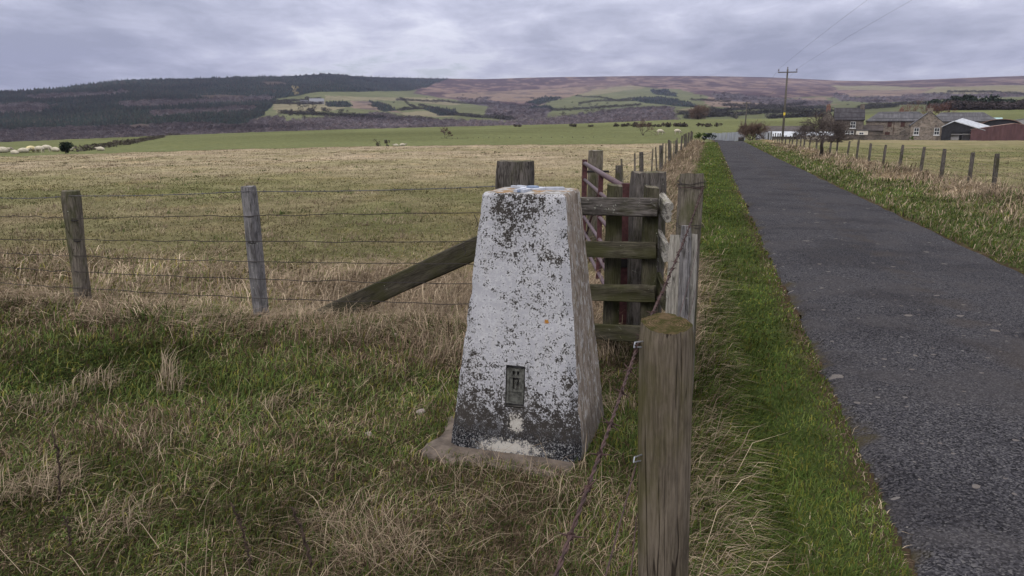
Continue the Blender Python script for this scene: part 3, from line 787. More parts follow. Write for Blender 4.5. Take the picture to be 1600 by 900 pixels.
def pillar_paint(side):
    def f(g, b):
        v = g.coord(); X = g.xyz(v); z = X[2]
        fine = g.noise(v, 125, 6, .75); mid = g.noise(v, 36, 5, .68); big = g.noise(v, 6, 4, .6)
        white = g.mix(g.step(mid, .35, .65), (.33, .33, .35), (.46, .46, .475))
        white = g.mix(g.math('MULTIPLY', g.step(g.noise(g.map(v, (1, 1, .12)), 28, 4), .5, .72), .45), white, (.44, .43, .42))
        white = g.mix(g.math('MULTIPLY', g.step(big, .5, .7), .3), white, (.45, .44, .43))
        # lichen specks: more of them low down and under the rim
        low = g.step(z, .62, .05); topm = g.step(z, .80, 1.12)
        xc = g.math('ABSOLUTE', g.math('ADD', X[0], .01))
        topm = g.math('MULTIPLY', topm, g.step(xc, .17, .06))
        thr = g.math('SUBTRACT', .534, g.math('ADD', g.math('ADD', g.math('MULTIPLY', low, .05), g.math('MULTIPLY', g.step(g.math('ADD', z, g.math('MULTIPLY', g.math('SUBTRACT', big, .5), .35)), .34, .06), .072)), g.math('ADD', g.math('MULTIPLY', topm, .06), g.math('MULTIPLY', g.math('SUBTRACT', big, .5), .22))))
        comb = g.math('ADD', g.math('MULTIPLY', fine, .58), g.math('MULTIPLY', mid, .42))
        sp = g.step(g.math('SUBTRACT', comb, thr), -.022, .036)
        c = g.mix(sp, white, g.mix(big, (.018, .017, .018), (.06, .053, .046)))
        # wet grime at the foot
        gr = g.step(g.math('ADD', z, g.math('MULTIPLY', g.math('SUBTRACT', mid, .5), .30)), .15, .05)
        c = g.mix(gr, c, g.mix(g.step(fine, .52, .57), (.013, .013, .015), (.20, .20, .205)))
        if side == 'front':
            def ell(cx, cz, rx, rz, lo, hi):
                dx = g.math('DIVIDE', g.math('SUBTRACT', X[0], cx), rx); dz = g.math('DIVIDE', g.math('SUBTRACT', z, cz), rz)
                d = g.math('SQRT', g.math('ADD', g.math('MULTIPLY', dx, dx), g.math('MULTIPLY', dz, dz)))
                return g.step(g.math('ADD', d, g.math('MULTIPLY', g.math('SUBTRACT', comb, .5), 6.5)), hi, lo)
            bare = g.math('MAXIMUM', ell(.008, .15, .036, .05, .6, .85), ell(-.01, .036, .165, .038, .6, .85))
            c = g.mix(g.math('MULTIPLY', bare, .9), c, g.mix(mid, (.36, .33, .28), (.52, .50, .46)))
            bracket_dark = ell(0, .30, .10, .15, .4, 1.4)  # speckled dark grey oval around the bracket
            c = g.mix(g.math('MULTIPLY', g.math('MULTIPLY', bracket_dark, g.step(fine, .42, .6)), .6), c, (.12, .115, .11))
            spot = ell(.135, .62, .012, .012, .5, .9)
            c = g.mix(spot, c, (.30, .14, .03))
        g.set(b.inputs['Normal'], g.bump(g.math('SUBTRACT', comb, g.math('MULTIPLY', sp, .15)), .55, .006))
        return c
    return f
material('pillar_paint', pillar_paint('front'), .95, .03)
def pillar_stain(g, b):                                                   # the weather side, most of its paint gone
    v = g.coord(); z = g.xyz(v)[2]
    st = g.noise(g.map(v, (1, 1, .1)), 34, 5, .65); fine = g.noise(v, 110, 6, .72); mid = g.noise(v, 18, 5, .6)
    c = g.mix(g.step(st, .36, .64), (.135, .108, .085), (.28, .235, .195))
    c = g.mix(g.math('MULTIPLY', g.step(mid, .52, .66), .6), c, (.17, .13, .06))
    pa = g.step(g.math('ADD', g.math('MULTIPLY', g.noise(g.map(v, (1, 1, .35)), 60, 6, .75), .7), g.math('MULTIPLY', mid, .3)), .52, .57)
    c = g.mix(g.math('MULTIPLY', pa, .85), c, (.42, .41, .40))
    dk = g.math('MULTIPLY', g.step(fine, .56, .64), .6); c = g.mix(dk, c, (.06, .05, .04))
    c = g.mix(g.math('MULTIPLY', g.step(g.math('ADD', z, g.math('MULTIPLY', mid, .3)), .38, .18), .7), c, (.07, .06, .05))
    g.set(b.inputs['Normal'], g.bump(g.math('ADD', fine, mid), .7, .006)); return c
material('pillar_stain', pillar_stain, .95, .02)
def pillar_edge(g, b):
    v = g.coord(); n = g.noise(g.map(v, (1, 1, .3)), 40, 5, .7); f2 = g.noise(v, 100, 5, .7)
    z0_ = g.xyz(v)[2]; n = g.math('SUBTRACT', n, g.math('MULTIPLY', g.step(z0_, .7, 1.15), .12)); c = g.mix(g.step(n, .50, .58), (.17, .135, .105), (.48, .47, .47)); c = g.mix(g.math('MULTIPLY', g.step(f2, .56, .64), .7), c, (.08, .07, .06))
    z = g.xyz(v)[2]; c = g.mix(g.math('MULTIPLY', g.step(g.math('ADD', z, g.math('MULTIPLY', n, .2)), .32, .16), .85), c, (.05, .048, .047))
    g.set(b.inputs['Normal'], g.bump(n, .6, .006)); return c
material('pillar_edge', pillar_edge, .95, .03)
flat('bare_concrete', (.15, .14, .125), .95, 0, .4, 30, .4)
def cap_mat(g, b):
    v = g.coord(); n = g.noise(v, 24, 5, .65); f = g.noise(v, 70, 5, .7)
    c = g.mix(g.step(n, .42, .6), (.13, .115, .095), (.34, .34, .34))
    c = g.mix(g.step(g.noise(g.map(v, loc=(4, 2, 0)), 15, 4, .6), .54, .62), c, (.20, .12, .05))
    c = g.mix(g.math('MULTIPLY', g.step(f, .56, .64), .6), c, (.12, .11, .10))
    return c
material('pillar_cap', cap_mat, .8, .25)
flat('blue_white_paint', (.36, .38, .43), .6, 0, .15, 40, .2)
flat('groove_blue', (.12, .16, .24), .5, .3, .3, 40)
flat('bracket_metal', (.085, .085, .075), .8, .2, .5, 60, .4)
flat('dirty_slab', (.105, .084, .068), 1, 0, .4, 12, .5)
link('body', pillar_mesh(), ['pillar_paint', 'pillar_stain', 'pillar_edge', 'bare_concrete', 'pillar_cap'], pil, local=Matrix())
# plinth
def plinth():
    V, F_ = [], []; n = 48
    for i, (z, k) in enumerate(((-.16, 1.0), (-.035, 1.0), (-.008, .985), (.004, .93), (.008, .7))):
        for j in range(n):
            a = 2 * math.pi * j / n; c, s = math.cos(a), math.sin(a); rr = (abs(c) ** 5 + abs(s) ** 5) ** (-.2)
            w = .375 + .05 * mnoise.noise(Vector((c * 2, s * 2, 1))) + .02 * mnoise.noise(Vector((c * 7, s * 7, 4)))
            V.append((c * rr * w * k - .06, s * rr * w * k * 1.02 - .075, z + .006 * mnoise.noise(Vector((c * 4 * k, s * 4 * k, z * 9)))))
    for i in range(4):
        for j in range(n): F_.append((i * n + j, i * n + (j + 1) % n, (i + 1) * n + (j + 1) % n, (i + 1) * n + j))
    F_.append(tuple(range(4 * n, 5 * n)))
    me = bpy.data.meshes.new('base'); me.from_pydata(V, [], F_); me.update(); smooth(me); return me
link('base', plinth(), 'dirty_slab', pil, local=Matrix())
# bracket set in the front face, frame and slots
yb = lambda z: -hw(z)
br = MB(); T = lambda x, z, d: (x, yb(z) + d, z)
def slab(mb, x0, x1, z0, z1, d0, d1):
    vs = [T(x0, z0, d0), T(x1, z0, d0), T(x1, z1, d0), T(x0, z1, d0), T(x0, z0, d1), T(x1, z0, d1), T(x1, z1, d1), T(x0, z1, d1)]
    mb.add(vs, [(0, 1, 2, 3), (5, 4, 7, 6), (1, 5, 6, 2), (4, 0, 3, 7), (3, 2, 6, 7), (4, 5, 1, 0)])
a, z0, z1 = .030, BZ0 + .016, BZ1 - .018
for q in ((-a - .010, -a, z0, z1), (a, a + .010, z0, z1)): slab(br, *q, .002, .024)
for q in ((-a, a, z0, z0 + .012), (-a, a, z1 - .010, z1), (-a, a, z1 - .040, z1 - .030), (-a, a, z0 + .055, z0 + .063)): slab(br, *q, .004, .022)
for q in ((-a, -a * .55, z1 - .030, z1 - .010), (a * .55, a, z1 - .030, z1 - .010), (-.005, .005, z1 - .030, z1 - .010)): slab(br, *q, .005, .022)
for q in ((-a, -.015, z0 + .063, z1 - .040), (.015, a, z0 + .063, z1 - .040)): slab(br, *q, .008, .022)
slab(br, -a, a, z0 + .012, z0 + .055, .009, .022)
fb = br.build('bracket', 'bracket_metal', pil, world=False)
kn = MB(); zc = z0 + .098
kn.tube([T(0, zc, .024), T(0, zc, .006)], [.009, .007], 10); kn.tube([T(-.001, zc - .006, .014), T(0, zc - .03, .010)], .004, 6)
kn.build('bolt', 'bracket_metal', fb, world=False)
fr = MB()
for q in ((-BA - .014, -BA, BZ0 - .012, BZ1 + .014), (BA, BA + .014, BZ0 - .012, BZ1 + .014)): slab(fr, *q, -.003, .012)
slab(fr, -BA, BA, BZ1, BZ1 + .014, -.004, .012); slab(fr, -BA, BA, BZ0 - .012, BZ0, -.002, .012)
flat('grimy_render', (.15, .148, .15), .95, 0, .75, 60, .8)
fr.build('bracket_surround', 'pillar_paint', pil, world=False)
# mounting plate: three grooved arms round a capped socket
mp = MB(); ring = [(.062 * math.cos(2 * math.pi * k / 24), .062 * math.sin(2 * math.pi * k / 24)) for k in range(24)]
mp.add([(x, y, PH + .001) for x, y in ring] + [(x * .96, y * .96, PH + .013) for x, y in ring], [(k, (k + 1) % 24, 24 + (k + 1) % 24, 24 + k) for k in range(24)] + [tuple(range(24, 48))])
for k in range(3):
    A_ = Matrix.Rotation(R(20 + 120 * k), 4, 'Z')
    for s in (-1, 1): mp.box(.055, .145, s * .017 - .008, s * .017 + .008, PH + .001, PH + .014, 0, A_)
pl = mp.build('mounting_plate', 'blue_white_paint', pil, world=False)
gv = MB()
for k in range(3): gv.box(.05, .143, -.009, .009, PH + .002, PH + .0085, 0, Matrix.Rotation(R(20 + 120 * k), 4, 'Z'))
gv.build('groove', 'groove_blue', pl, world=False)
cp = MB(); cp.tube([(0, 0, PH + .010), (0, 0, PH + .019), (0, 0, PH + .021)], [.03, .029, .022], 20); cp.build('cap', 'groove_blue', pl, world=False)

flat('dull_wire', (.085, .08, .085), .7, .2, .3, 30)
# ------------------------------------------------------------------ cross fence
fen = thing('wire_fence', 'sagging wire stock fence with two leaning weathered posts running behind the pillar', 'fence', (-2.0, 5.77, 0))
def P2(px, py, Y): return at(px, py, Y)
b1, b2 = P2(131, 484, 6.24), P2(410, 503, 5.77)
t1, t2 = P2(109, 298, 6.20), P2(388, 291, 5.74)
p1 = post(fen, b1, t1, .135, .135, ['weathered_wood', 'weathered_wood'], p=2.2, seed=1, jit=.012, groove=.012, n=32, rows=24)
p1['label'] = 'round mossy post with dark knots'
p2 = post(fen, b2, t2, .105, .10, ['grey_wood', 'grey_wood'], p=6, seed=2, jit=.007, groove=.008, n=32, rows=20, xhint=(.8, -.5, 0)); p2['label'] = 'square silvery grey post'
b0 = Vector((-6.9, 7.1, gz(-6.9, 7.1))); post(fen, b0, b0 + Vector((0, 0, 1.08)), .12, .12, p=2.2, seed=3)
sb = Vector((.01, 5.24, gz(.01, 5.24))); stp = at(806, 252, 5.2)
sp = post(fen, sb, (stp.x, 5.24, stp.z), .25, .18, ['dark_wood', 'weathered_wood'], name='strainer_post', p=9, seed=5, jit=.012, groove=.02, n=44, rows=16, xhint=(.97, -.2, 0))
wood('strut_wood', (.024, .022, .017), (.072, .064, .048), moss=(.036, .036, .016), moss_amt=.7, lichen=.1)
sa, sbb = at(496, 501, 5.88), at(778, 372, 5.28)
board(fen, sa, sbb, .155, .07, 'strut_wood', 'strut', seed=6, jit=.008, rows=20)
wires = {'barbed_wire': [(0, 309), (108, 306), (388, 299), (775, 291)], 0: [(0, 338), (114, 342), (388, 338), (778, 333)], 1: [(0, 374), (118, 374), (395, 377), (775, 377)], 2: [(0, 395), (122, 400), (400, 409), (775, 412)],
         3: [(0, 417), (126, 425), (404, 436), (775, 444)], 4: [(0, 442), (128, 450), (408, 466), (775, 476)]}
Ys = [6.24 + .272 * (at(0, 400, 6.24).x * -1 - 3.73), 6.14, 5.68, 5.13]
for k, pts in wires.items():
    mb = MB(); W = [at(px, py, Ys[i]) for i, (px, py) in enumerate(pts)]
    W = [W[0] + (W[0] - W[1]) * .6] + W
    for i in range(len(W) - 1):
        if k == 'barbed_wire': barbed(mb, sag(W[i], W[i + 1], 10, .012), .0022, gap=.13, twist=False, seed=i)
        else: plain_wire(mb, sag(W[i], W[i + 1], 22, -.008 if k == 0 else .004, .014, i + 7 * k), .003)
    if k in (0, 1):   # loose tails at the strainer
        e = at(741 if k == 0 else 722, pts[3][1] + 2, 5.1); mb.tube([e, e + Vector((.012, 0, -.03)), e + Vector((.025, 0, -.07)), e + Vector((.01, .0, -.09))], .0026, 5)
    mb.build('barbed_wire' if k == 'barbed_wire' else 'line_wire', 'dull_wire' if k == 'barbed_wire' else 'dark_wire', fen)
for px, py, Y in ((118, 344, 6.15), (122, 376, 6.16), (391, 338, 5.66), (395, 379, 5.66)):
    e = at(px, py, Y); st = MB(); st.tube([e + Vector((-.03, -.01, .0)), e + Vector((0, -.02, -.004)), e + Vector((.03, -.01, .0))], .005, 5); st.build('staple', 'black_iron', fen)

# ------------------------------------------------------------------ timber corner by the gate
rf = thing('rail_fence', 'short mossy four rail timber fence closing the corner behind the pillar', 'fence', (.6, 4.75, 0))
for i, (yl, yr, xr, h) in enumerate(((321, 324, 1028, .112), (389, 391.5, 1026, .105), (455, 459, 1024, .105), (514, 522, 1012, .105))):
    board(rf, at(806, yl - 2, 5.04), at(xr, yr, 4.55), h, .045, 'algae_wood' if i else 'dark_wood', 'rail', seed=10 + i, jit=.006, rows=18)
for px, pt, Y, w, s in ((961, 289, 4.83, .098, 21), (1019, 292, 4.66, .088, 22)):
    tp = at(px, pt, Y); bb = Vector((tp.x, Y, gz(tp.x, Y))); post(rf, bb, tp, w, .085, ['algae_wood', 'weathered_wood'], name='upright', p=9, seed=s, jit=.005, n=32, rows=12, slant=(-.1, .1))
for i, (pya, z) in enumerate(((332, 0), (395, 0), (470, 0))):
    a_ = at(1046 - 3 * i, pya, 4.36); z_ = a_.z
    board(rf, a_, (.985, 4.95, z_ + .01), .115, .04, 'pale_lichen_wood' if i < 2 else 'algae_wood', 'side_rail', seed=30 + i, jit=.012, rows=14, groove=.02)
gp = at(1014, 269, 5.05); gpb = Vector((gp.x, 5.05, gz(gp.x, 5.05)))
g_ = thing('gate_post', 'thick dark split gate post standing behind the timber rails', 'gate post', gpb)
post(g_, gpb, gp, .225, .19, ['dark_wood', 'weathered_wood'], p=10, seed=41, jit=.011, groove=.045, n=56, rows=18, freq=3.5)
# gate
x0, y0, x1, y1 = .815, 5.22, .865, 8.9
zt = 1.15
gate = thing('metal_gate', 'maroon tubular steel field gate seen almost end on', 'gate', (x0, y0, 0))
A0, A1 = Vector((x0, y0, 0)), Vector((x1, y1, 0))
for z in (zt - .03, .93, .70, .49, .31, .16):
    m = MB(); m.tube([A0 + Vector((0, 0, z)), A1 + Vector((0, 0, z))], .024 if z > 1 else .018, 12); m.build('bar', 'oxide_gate_paint', gate, sm=True)
for f, w in ((0, .045), (.5, .022), (1, .03)):
    m = MB(); q = A0.lerp(A1, f); m.box(q.x - w, q.x + w, q.y - .02, q.y + .02, .10, zt + .015 if f != .5 else zt - .05); m.build('stile', 'gate_stile_paint', gate)
m = MB(); q = A0.lerp(A1, .5); m.tube([A1 + Vector((.02, 0, .2)), q + Vector((.02, 0, zt - .06))], .014, 8); m.tube([q + Vector((.02, 0, .2)), A0 + Vector((.02, 0, zt - .06))], .014, 8); m.build('brace', 'oxide_gate_paint', gate)
m = MB(); q = A1 + Vector((0, .03, 1.02)); m.tube([q, q + Vector((.14, .05, .0)), q + Vector((.30, .05, .0))], .014, 6); m.build('latch', 'black_iron', gate); m = MB(); q = A0 + Vector((.02, 0, .62)); m.box(q.x - .07, q.x + .1, q.y - .03, q.y + .05, q.z - .05, q.z + .01); m.build('hinge', 'black_iron', gate)
lp = at(931, 235, 9.25); lb = Vector((lp.x, 9.25, gz(lp.x, 9.25)))
lt = thing('gate_post', 'pale squared timber latch post at the far end of the metal gate', 'gate post', lb)
post(lt, lb, lp, .175, .16, ['weathered_wood', 'pale_lichen_wood'], p=9, seed=43, jit=.008, groove=.015, n=36)

# ------------------------------------------------------------------ roadside fence, near part
nf = thing('wire_fence', 'roadside fence of rusty barbed wire between a round post and a wired square post', 'fence', (.3, 1.3, 0))
# square post with wire wraps
sp_t = at(1081, 272, 3.98); sp_b = Vector((sp_t.x - .005, 3.98, gz(sp_t.x, 3.98)))
sq = post(nf, sp_b, sp_t, .128, .12, ['weathered_wood', 'pale_lichen_wood'], p=9, seed=51, jit=.008, groove=.012, n=48, rows=22, xhint=(.985, -.17, 0), slant=(0, -.12)); sq['label'] = 'square lichened post wound with wire'
def wrap(mb, c, w, r, z, turns=1, wob=.012, seed=0):
    pts = []
    for i in range(int(40 * turns) + 1):
        a = 2 * math.pi * i / 40; cc, ss = math.cos(a), math.sin(a); rr = (abs(cc) ** 8 + abs(ss) ** 8) ** (-1 / 8)
        pts.append((c[0] + cc * rr * (w / 2 + r), c[1] + ss * rr * (w / 2 + r), z + wob * mnoise.noise(Vector((i * .11, seed, 2))) + .012 * (i / 40 if turns > 1 else 0)))
    mb.tube(pts, r, 5)
mb = MB(); wrap(mb, sp_t, .128, .0016, at(1080, 291, 3.95).z, 2, .016, 1); mb.build('wire_wrap', 'dark_wire', nf); mb = MB(); wrap(mb, sp_t, .128, .0016, at(1080, 357, 3.95).z, 2, .016, 2); mb.build('wire_wrap', 'dark_wire', nf)
# boards and the half round stake in front of the square post
for px0, pt, pxb, Y, w, d, mt, p_, s in ((1056, 367, 1049, 3.84, .062, .03, 'pale_lichen_wood', 9, 61), (1072, 353, 1067, 3.78, .05, .042, 'grey_wood', 2.6, 62), (1084, 366, 1077, 3.86, .045, .03, 'pale_lichen_wood', 8, 63)):
    tp = at(px0, pt, Y); bt = at(pxb, 520, Y - .05); bt.z = gz(bt.x, bt.y); tp2 = tp
    dirn = (at(pxb, 500, Y - .05) - tp).normalized(); L = (tp.z - bt.z) / -dirn.z; bt = tp + dirn * L
    post(nf, bt, tp, w, d, [mt, mt], name='stake', p=p_, seed=s, jit=.005, groove=.008, n=28, rows=16, xhint=(.98, -.2, 0))
# the big round post
RY = 1.335; rt = at(1041, 505, RY); rb = at(1036, 900, RY); dd = (rt - rb).normalized(); rb = rt - dd * (rt.z - 0.0) / dd.z
rp = post(nf, rb, rt, .097, .097, ['brown_post_wood', 'mossy_end_grain'], p=2.0, seed=71, jit=.0035, groove=.006, n=96, rows=60, slant=(-.03, .15), freq=6, dome=.001)
rp['label'] = 'thick round stake with a mossy green top'
# rusty barbed wire
W0 = at(1098, 293, 3.92); W1 = at(996, 541, RY - .02); W2 = at(868, 902, .62)
mb = MB(); barbed(mb, sag(W0, W1, 12, .03), .0016, .045, .10, True, 6, .014, 3); barbed(mb, [W1, W1.lerp(W2, .5) + Vector((0, 0, -.004)), W2, W2 + (W2 - W1) * .35], .0014, .05, .105, True, 6, .014, 4)
wrap(mb, sp_t, .134, .002, W0.z, 1, .01, 5)
mb.build('barbed_wire', 'rusty_wire', nf)
mb = MB()
for (a_, b_, c_) in (((1094, 372, 3.93), (995, 722, RY - .01), (945, 905, .80)), ((1090, 440, 3.93), (994, 812, RY - .01), (985, 905, 1.08)), ):
    A_, B_, C_ = at(*a_), at(*b_), at(*c_); plain_wire(mb, sag(A_, B_, 8, .02) + [C_, C_ + (C_ - B_) * .4], .0012)
mb.build('line_wire', 'rusty_wire', nf)
for px, py in ((997, 540), (996, 719)):
    e = at(px, py, RY - .035); mb = MB(); mb.tube([e + Vector((.012, .02, .002)), e + Vector((-.006, 0, .006)), e + Vector((-.008, -.004, -.002)), e + Vector((.008, .01, -.006))], .0015, 6); mb.build('staple', 'galvanised', nf)

# ------------------------------------------------------------------ roadside fence beyond the gate
ff = thing('wire_fence', 'long wire fence with thin droppers running up the dry bank beside the lane', 'fence', (*from_road(-1.38, 10), 0))
rnd = random.Random(8); tops = []
t = 9.9; k = 0
while t < 72:
    main = k % 3 == 1; x, y = from_road(-1.38 + rnd.uniform(-.06, .06), t); z = gz(x, y) - .1
    h = (1.0 if main else .98) + rnd.uniform(-.05, .06); lean = Vector((rnd.uniform(-.10, .04), rnd.uniform(-.04, .04), h))
    post(ff, (x, y, z), Vector((x, y, z)) + lean, (.105 if main else .04) * rnd.uniform(.9, 1.1), .1 if main else .035, ['dark_wood' if main else 'weathered_wood'] * 2, p=2.5 if main else 6, seed=k, n=14, rows=5, jit=.006, name='post' if main else 'dropper')
    tops.append((x, y, z, h)); t += rnd.uniform(1.7, 2.1); k += 1
for i, h in enumerate((.93, .70, .45)):
    m = MB(); P_ = [Vector((x, y, z + h + .02 * math.sin(j * 2 + i))) for j, (x, y, z, _) in enumerate(tops)]; P_ = [Vector((lp.x + .05, 9.25, lb.z + h))] + P_
    m.tube(P_, .0035, 4); m.build('line_wire', 'dark_wire', ff)

# ------------------------------------------------------------------ fence along the paddock
pf = thing('wire_fence', 'row of thin dark stakes with wire between the lane verge and the farm paddock', 'fence', (*from_road(6.8, 20.6), 0))
rnd = random.Random(12); tops = []
ts = [15.6, 18.1, 20.6, 22.2, 24.7, 27.1, 29.8, 32.6, 35.3, 38.0, 40.8, 43.8, 46.6, 49.5] + [52.4 + 2.9 * i + rnd.uniform(-.3, .3) for i in range(15)]
for k, t in enumerate(ts):
    x, y = from_road(6.8 + rnd.uniform(-.05, .05), t); z = gz(x, y) - .06; h = .93 + rnd.uniform(-.06, .07)
    q = Vector((x, y, z)); post(pf, q, q + Vector((rnd.uniform(-.02, .08), rnd.uniform(-.05, .05), h)), .10 * rnd.uniform(.8, 1.15), .095, ['dark_wood'] * 2, p=2.3, seed=100 + k, n=14, rows=8, jit=.009)
    tops.append((x, y, z, h))
for i, h in enumerate((.86, .66, .45, .25)):
    m = MB(); m.tube([Vector((x - .05, y, z + h)) for (x, y, z, _) in tops], .003, 4); m.build('line_wire', 'dark_wire', pf)
# ------------------------------------------------------------------ farm buildings
def building(name, label, cat, px0, px1, by, Y, ey, ry, depth, ridge='x', wall='rubble_stone', roof='slate_grey', over=.25, rot=0.0, hip=0.0, parent=None, group=None, thick=.16, rend=None):
    """a gabled block whose front spans px0..px1; ey and ry are the picture heights of its eaves and ridge"""
    a, b = at(px0, by, Y), at(px1, by, Y); W = (b - a).length; c = (a + b) / 2
    base_z = c.z; eave = at((px0 + px1) / 2, ey, Y).z - base_z; rd = at((px0 + px1) / 2, ry, Y + (depth / 2 if ridge == 'x' else 0)).z - base_z
    t = thing(name, label, cat, (c.x, c.y, base_z), -math.atan2(c.x, c.y) * .9 + rot, group) if parent is None else parent
    return t, W, eave, rd, depth
def gable_block(t, W, e, rd, D, ridge, wall, roof, over=.25, hip=0.0, thick=.16, x=0.0, y=0.0, down=1.2):
    m = MB(); x0, x1, y0, y1 = x - W / 2, x + W / 2, y, y + D
    if ridge == 'x':
        ym = (y0 + y1) / 2
        if hip: vs = [(x0, y0, -down), (x1, y0, -down), (x1, y1, -down), (x0, y1, -down), (x0, y0, e), (x1, y0, e), (x1, y1, e), (x0, y1, e)]; m.add(vs, [(0, 1, 5, 4), (1, 2, 6, 5), (2, 3, 7, 6), (3, 0, 4, 7), (4, 5, 6, 7)])
        else: m.add([(x0, y0, -down), (x1, y0, -down), (x1, y1, -down), (x0, y1, -down), (x0, y0, e), (x1, y0, e), (x1, y1, e), (x0, y1, e), (x0, ym, rd), (x1, ym, rd)], [(0, 1, 5, 4), (1, 2, 6, 9, 5), (2, 3, 7, 6), (3, 0, 4, 8, 7)])
    else:
        xm = (x0 + x1) / 2
        m.add([(x0, y0, -down), (x1, y0, -down), (x1, y1, -down), (x0, y1, -down), (x0, y0, e), (x1, y0, e), (x1, y1, e), (x0, y1, e), (xm, y0, rd), (xm, y1, rd)], [(0, 1, 5, 8, 4), (1, 2, 6, 5), (2, 3, 7, 9, 6), (3, 0, 4, 7)])
    w = m.build('wall', wall, t, world=False)
    r = MB(); o = over; k = (rd - e)
    if ridge == 'x':
        ym = (y0 + y1) / 2; sl = k / (D / 2); xa, xb = x0 - o * .6, x1 + o * .6
        ra, rb = (x0 + hip, x1 - hip) if hip else (xa, xb)
        lo = e - o * sl
        vs = [(xa, y0 - o, lo), (xb, y0 - o, lo), (rb, ym, rd), (ra, ym, rd), (xb, y1 + o, lo), (xa, y1 + o, lo)]
        vs = [(a, b, c + .03) for a, b, c in vs]; up = [(a, b, c + thick) for a, b, c in vs]
        fs = [(6, 7, 8, 9), (9, 8, 10, 11), (0, 3, 2, 1), (3, 5, 4, 2), (0, 1, 7, 6), (4, 5, 11, 10)]
        fs += [(7, 10, 8), (6, 9, 11), (1, 2, 4), (0, 5, 3)] if hip else []
        fs += [(1, 4, 10, 7), (5, 0, 6, 11)] if hip else [(1, 2, 8, 7), (2, 4, 10, 8), (3, 0, 6, 9), (5, 3, 9, 11)]
        r.add(vs + up, fs)
    else:
        xm = (x0 + x1) / 2; sl = k / (W / 2); ya, yb_ = y0 - o * .6, y1 + o * .6; lo = e - o * sl
        vs = [(x0 - o, ya, lo), (x0 - o, yb_, lo), (xm, yb_, rd), (xm, ya, rd), (x1 + o, yb_, lo), (x1 + o, ya, lo)]
        vs = [(a, b, c + .03) for a, b, c in vs]; up = [(a, b, c + thick) for a, b, c in vs]
        r.add(vs + up, [(6, 9, 8, 7), (9, 11, 10, 8), (0, 1, 2, 3), (3, 2, 4, 5), (0, 3, 9, 6), (3, 5, 11, 9), (1, 7, 8, 2), (2, 8, 10, 4), (0, 6, 7, 1), (5, 4, 10, 11)])
    rf_ = r.build('roof', roof, t, world=False)
    return w, rf_
def chimney(roofobj, x, y, z0, z1, w=.7, d=.6, m='brick_red', pots=2):
    c = MB(); c.box(x - w / 2, x + w / 2, y - d / 2, y + d / 2, z0, z1); c.box(x - w / 2 - .06, x + w / 2 + .06, y - d / 2 - .06, y + d / 2 + .06, z1, z1 + .12)
    for i in range(pots):
        q = x + (i - (pots - 1) / 2) * .3; c.tube([(q, y, z1 + .12), (q, y, z1 + .5)], [.12, .10], 8)
    return c.build('chimney', m, roofobj, world=False)
def window(t, x, z, w, h, y=0.0, cols=2, rows=2, frame_m='white_paint'):
    f = MB(); b = .075
    for x0, x1, z0, z1 in ((-w / 2, w / 2, -h / 2, -h / 2 + b), (-w / 2, w / 2, h / 2 - b, h / 2), (-w / 2, -w / 2 + b, -h / 2 + b, h / 2 - b), (w / 2 - b, w / 2, -h / 2 + b, h / 2 - b)): f.box(x + x0, x + x1, y - .05, y + .04, z + z0, z + z1)
    for i in range(1, cols): q = -w / 2 + w * i / cols; f.box(x + q - .03, x + q + .03, y - .04, y + .04, z - h / 2 + b, z + h / 2 - b)
    for i in range(1, rows): q = -h / 2 + h * i / rows; f.box(x - w / 2 + b, x + w / 2 - b, y - .038, y + .038, z + q - .045, z + q + .045)
    f.box(x - w / 2 - .1, x + w / 2 + .1, y - .12, y + .02, z - h / 2 - .14, z - h / 2 - .002)
    fo = f.build('window', frame_m, t, world=False)
    p = MB(); p.box(x - w / 2 + .02, x + w / 2 - .02, y - .025, y + .02, z - h / 2 + .02, z + h / 2 - .02); p.build('pane', 'glass_dark', fo, world=False)
def door(t, x, w, h, y=0.0, m='brown_door'):
    d = MB(); d.box(x - w / 2, x + w / 2, y - .05, y + .05, 0, h); d.build('door', m, t, world=False)

# farmhouse
t, W, e, rd, D = building('farmhouse', 'two storey stone farmhouse with dark slate roof and end chimneys beside the thorn tree', 'farmhouse', 1303, 1345, 218, 150, 187, 170, 6.5)
w, r = gable_block(t, W, e, rd, D, 'x', 'dark_rubble', 'slate_dark')
chimney(r, W / 2 - .35, D / 2, rd - .6, rd + .75, .7, 1.0, 'dark_rubble', 0)
s = W / 42
window(t, W / 2 - 15 * s, e - 1.0, .95, 1.25); window(t, W / 2 - 17 * s, 1.15, 1.1, 1.1); window(t, W / 2 - 21.5 * s, 1.15, .9, 1.1)
m = MB(); m.box(W / 2 - 10 * s, W / 2 + 6 * s, -2.4, -.003, -1, 1.75); wing = m.build('porch', 'cream_render', t, world=False)
m = MB(); m.box(W / 2 - 10.5 * s, W / 2 + 6.5 * s, -2.5, 0, 1.753, 1.9); m.build('porch_roof', 'slate_grey', wing, world=False)
window(t, W / 2 - 3 * s, 1.0, .8, .9, -2.403)
gw, ge, gr_, gd = 20 * s, e + .2, rd - .35, 5.5                                           # cross wing, gable to the lane
w2, r2 = gable_block(t, gw, ge * .93, gr_, gd, 'y', 'rubble_stone', 'slate_grey', x=-W / 2 - gw / 2 - .01, y=-.9)
chimney(r2, -W / 2 - gw / 2 - .01, 1.2, gr_ - .3, gr_ + .8, .8, .8, 'brick_red', 2)

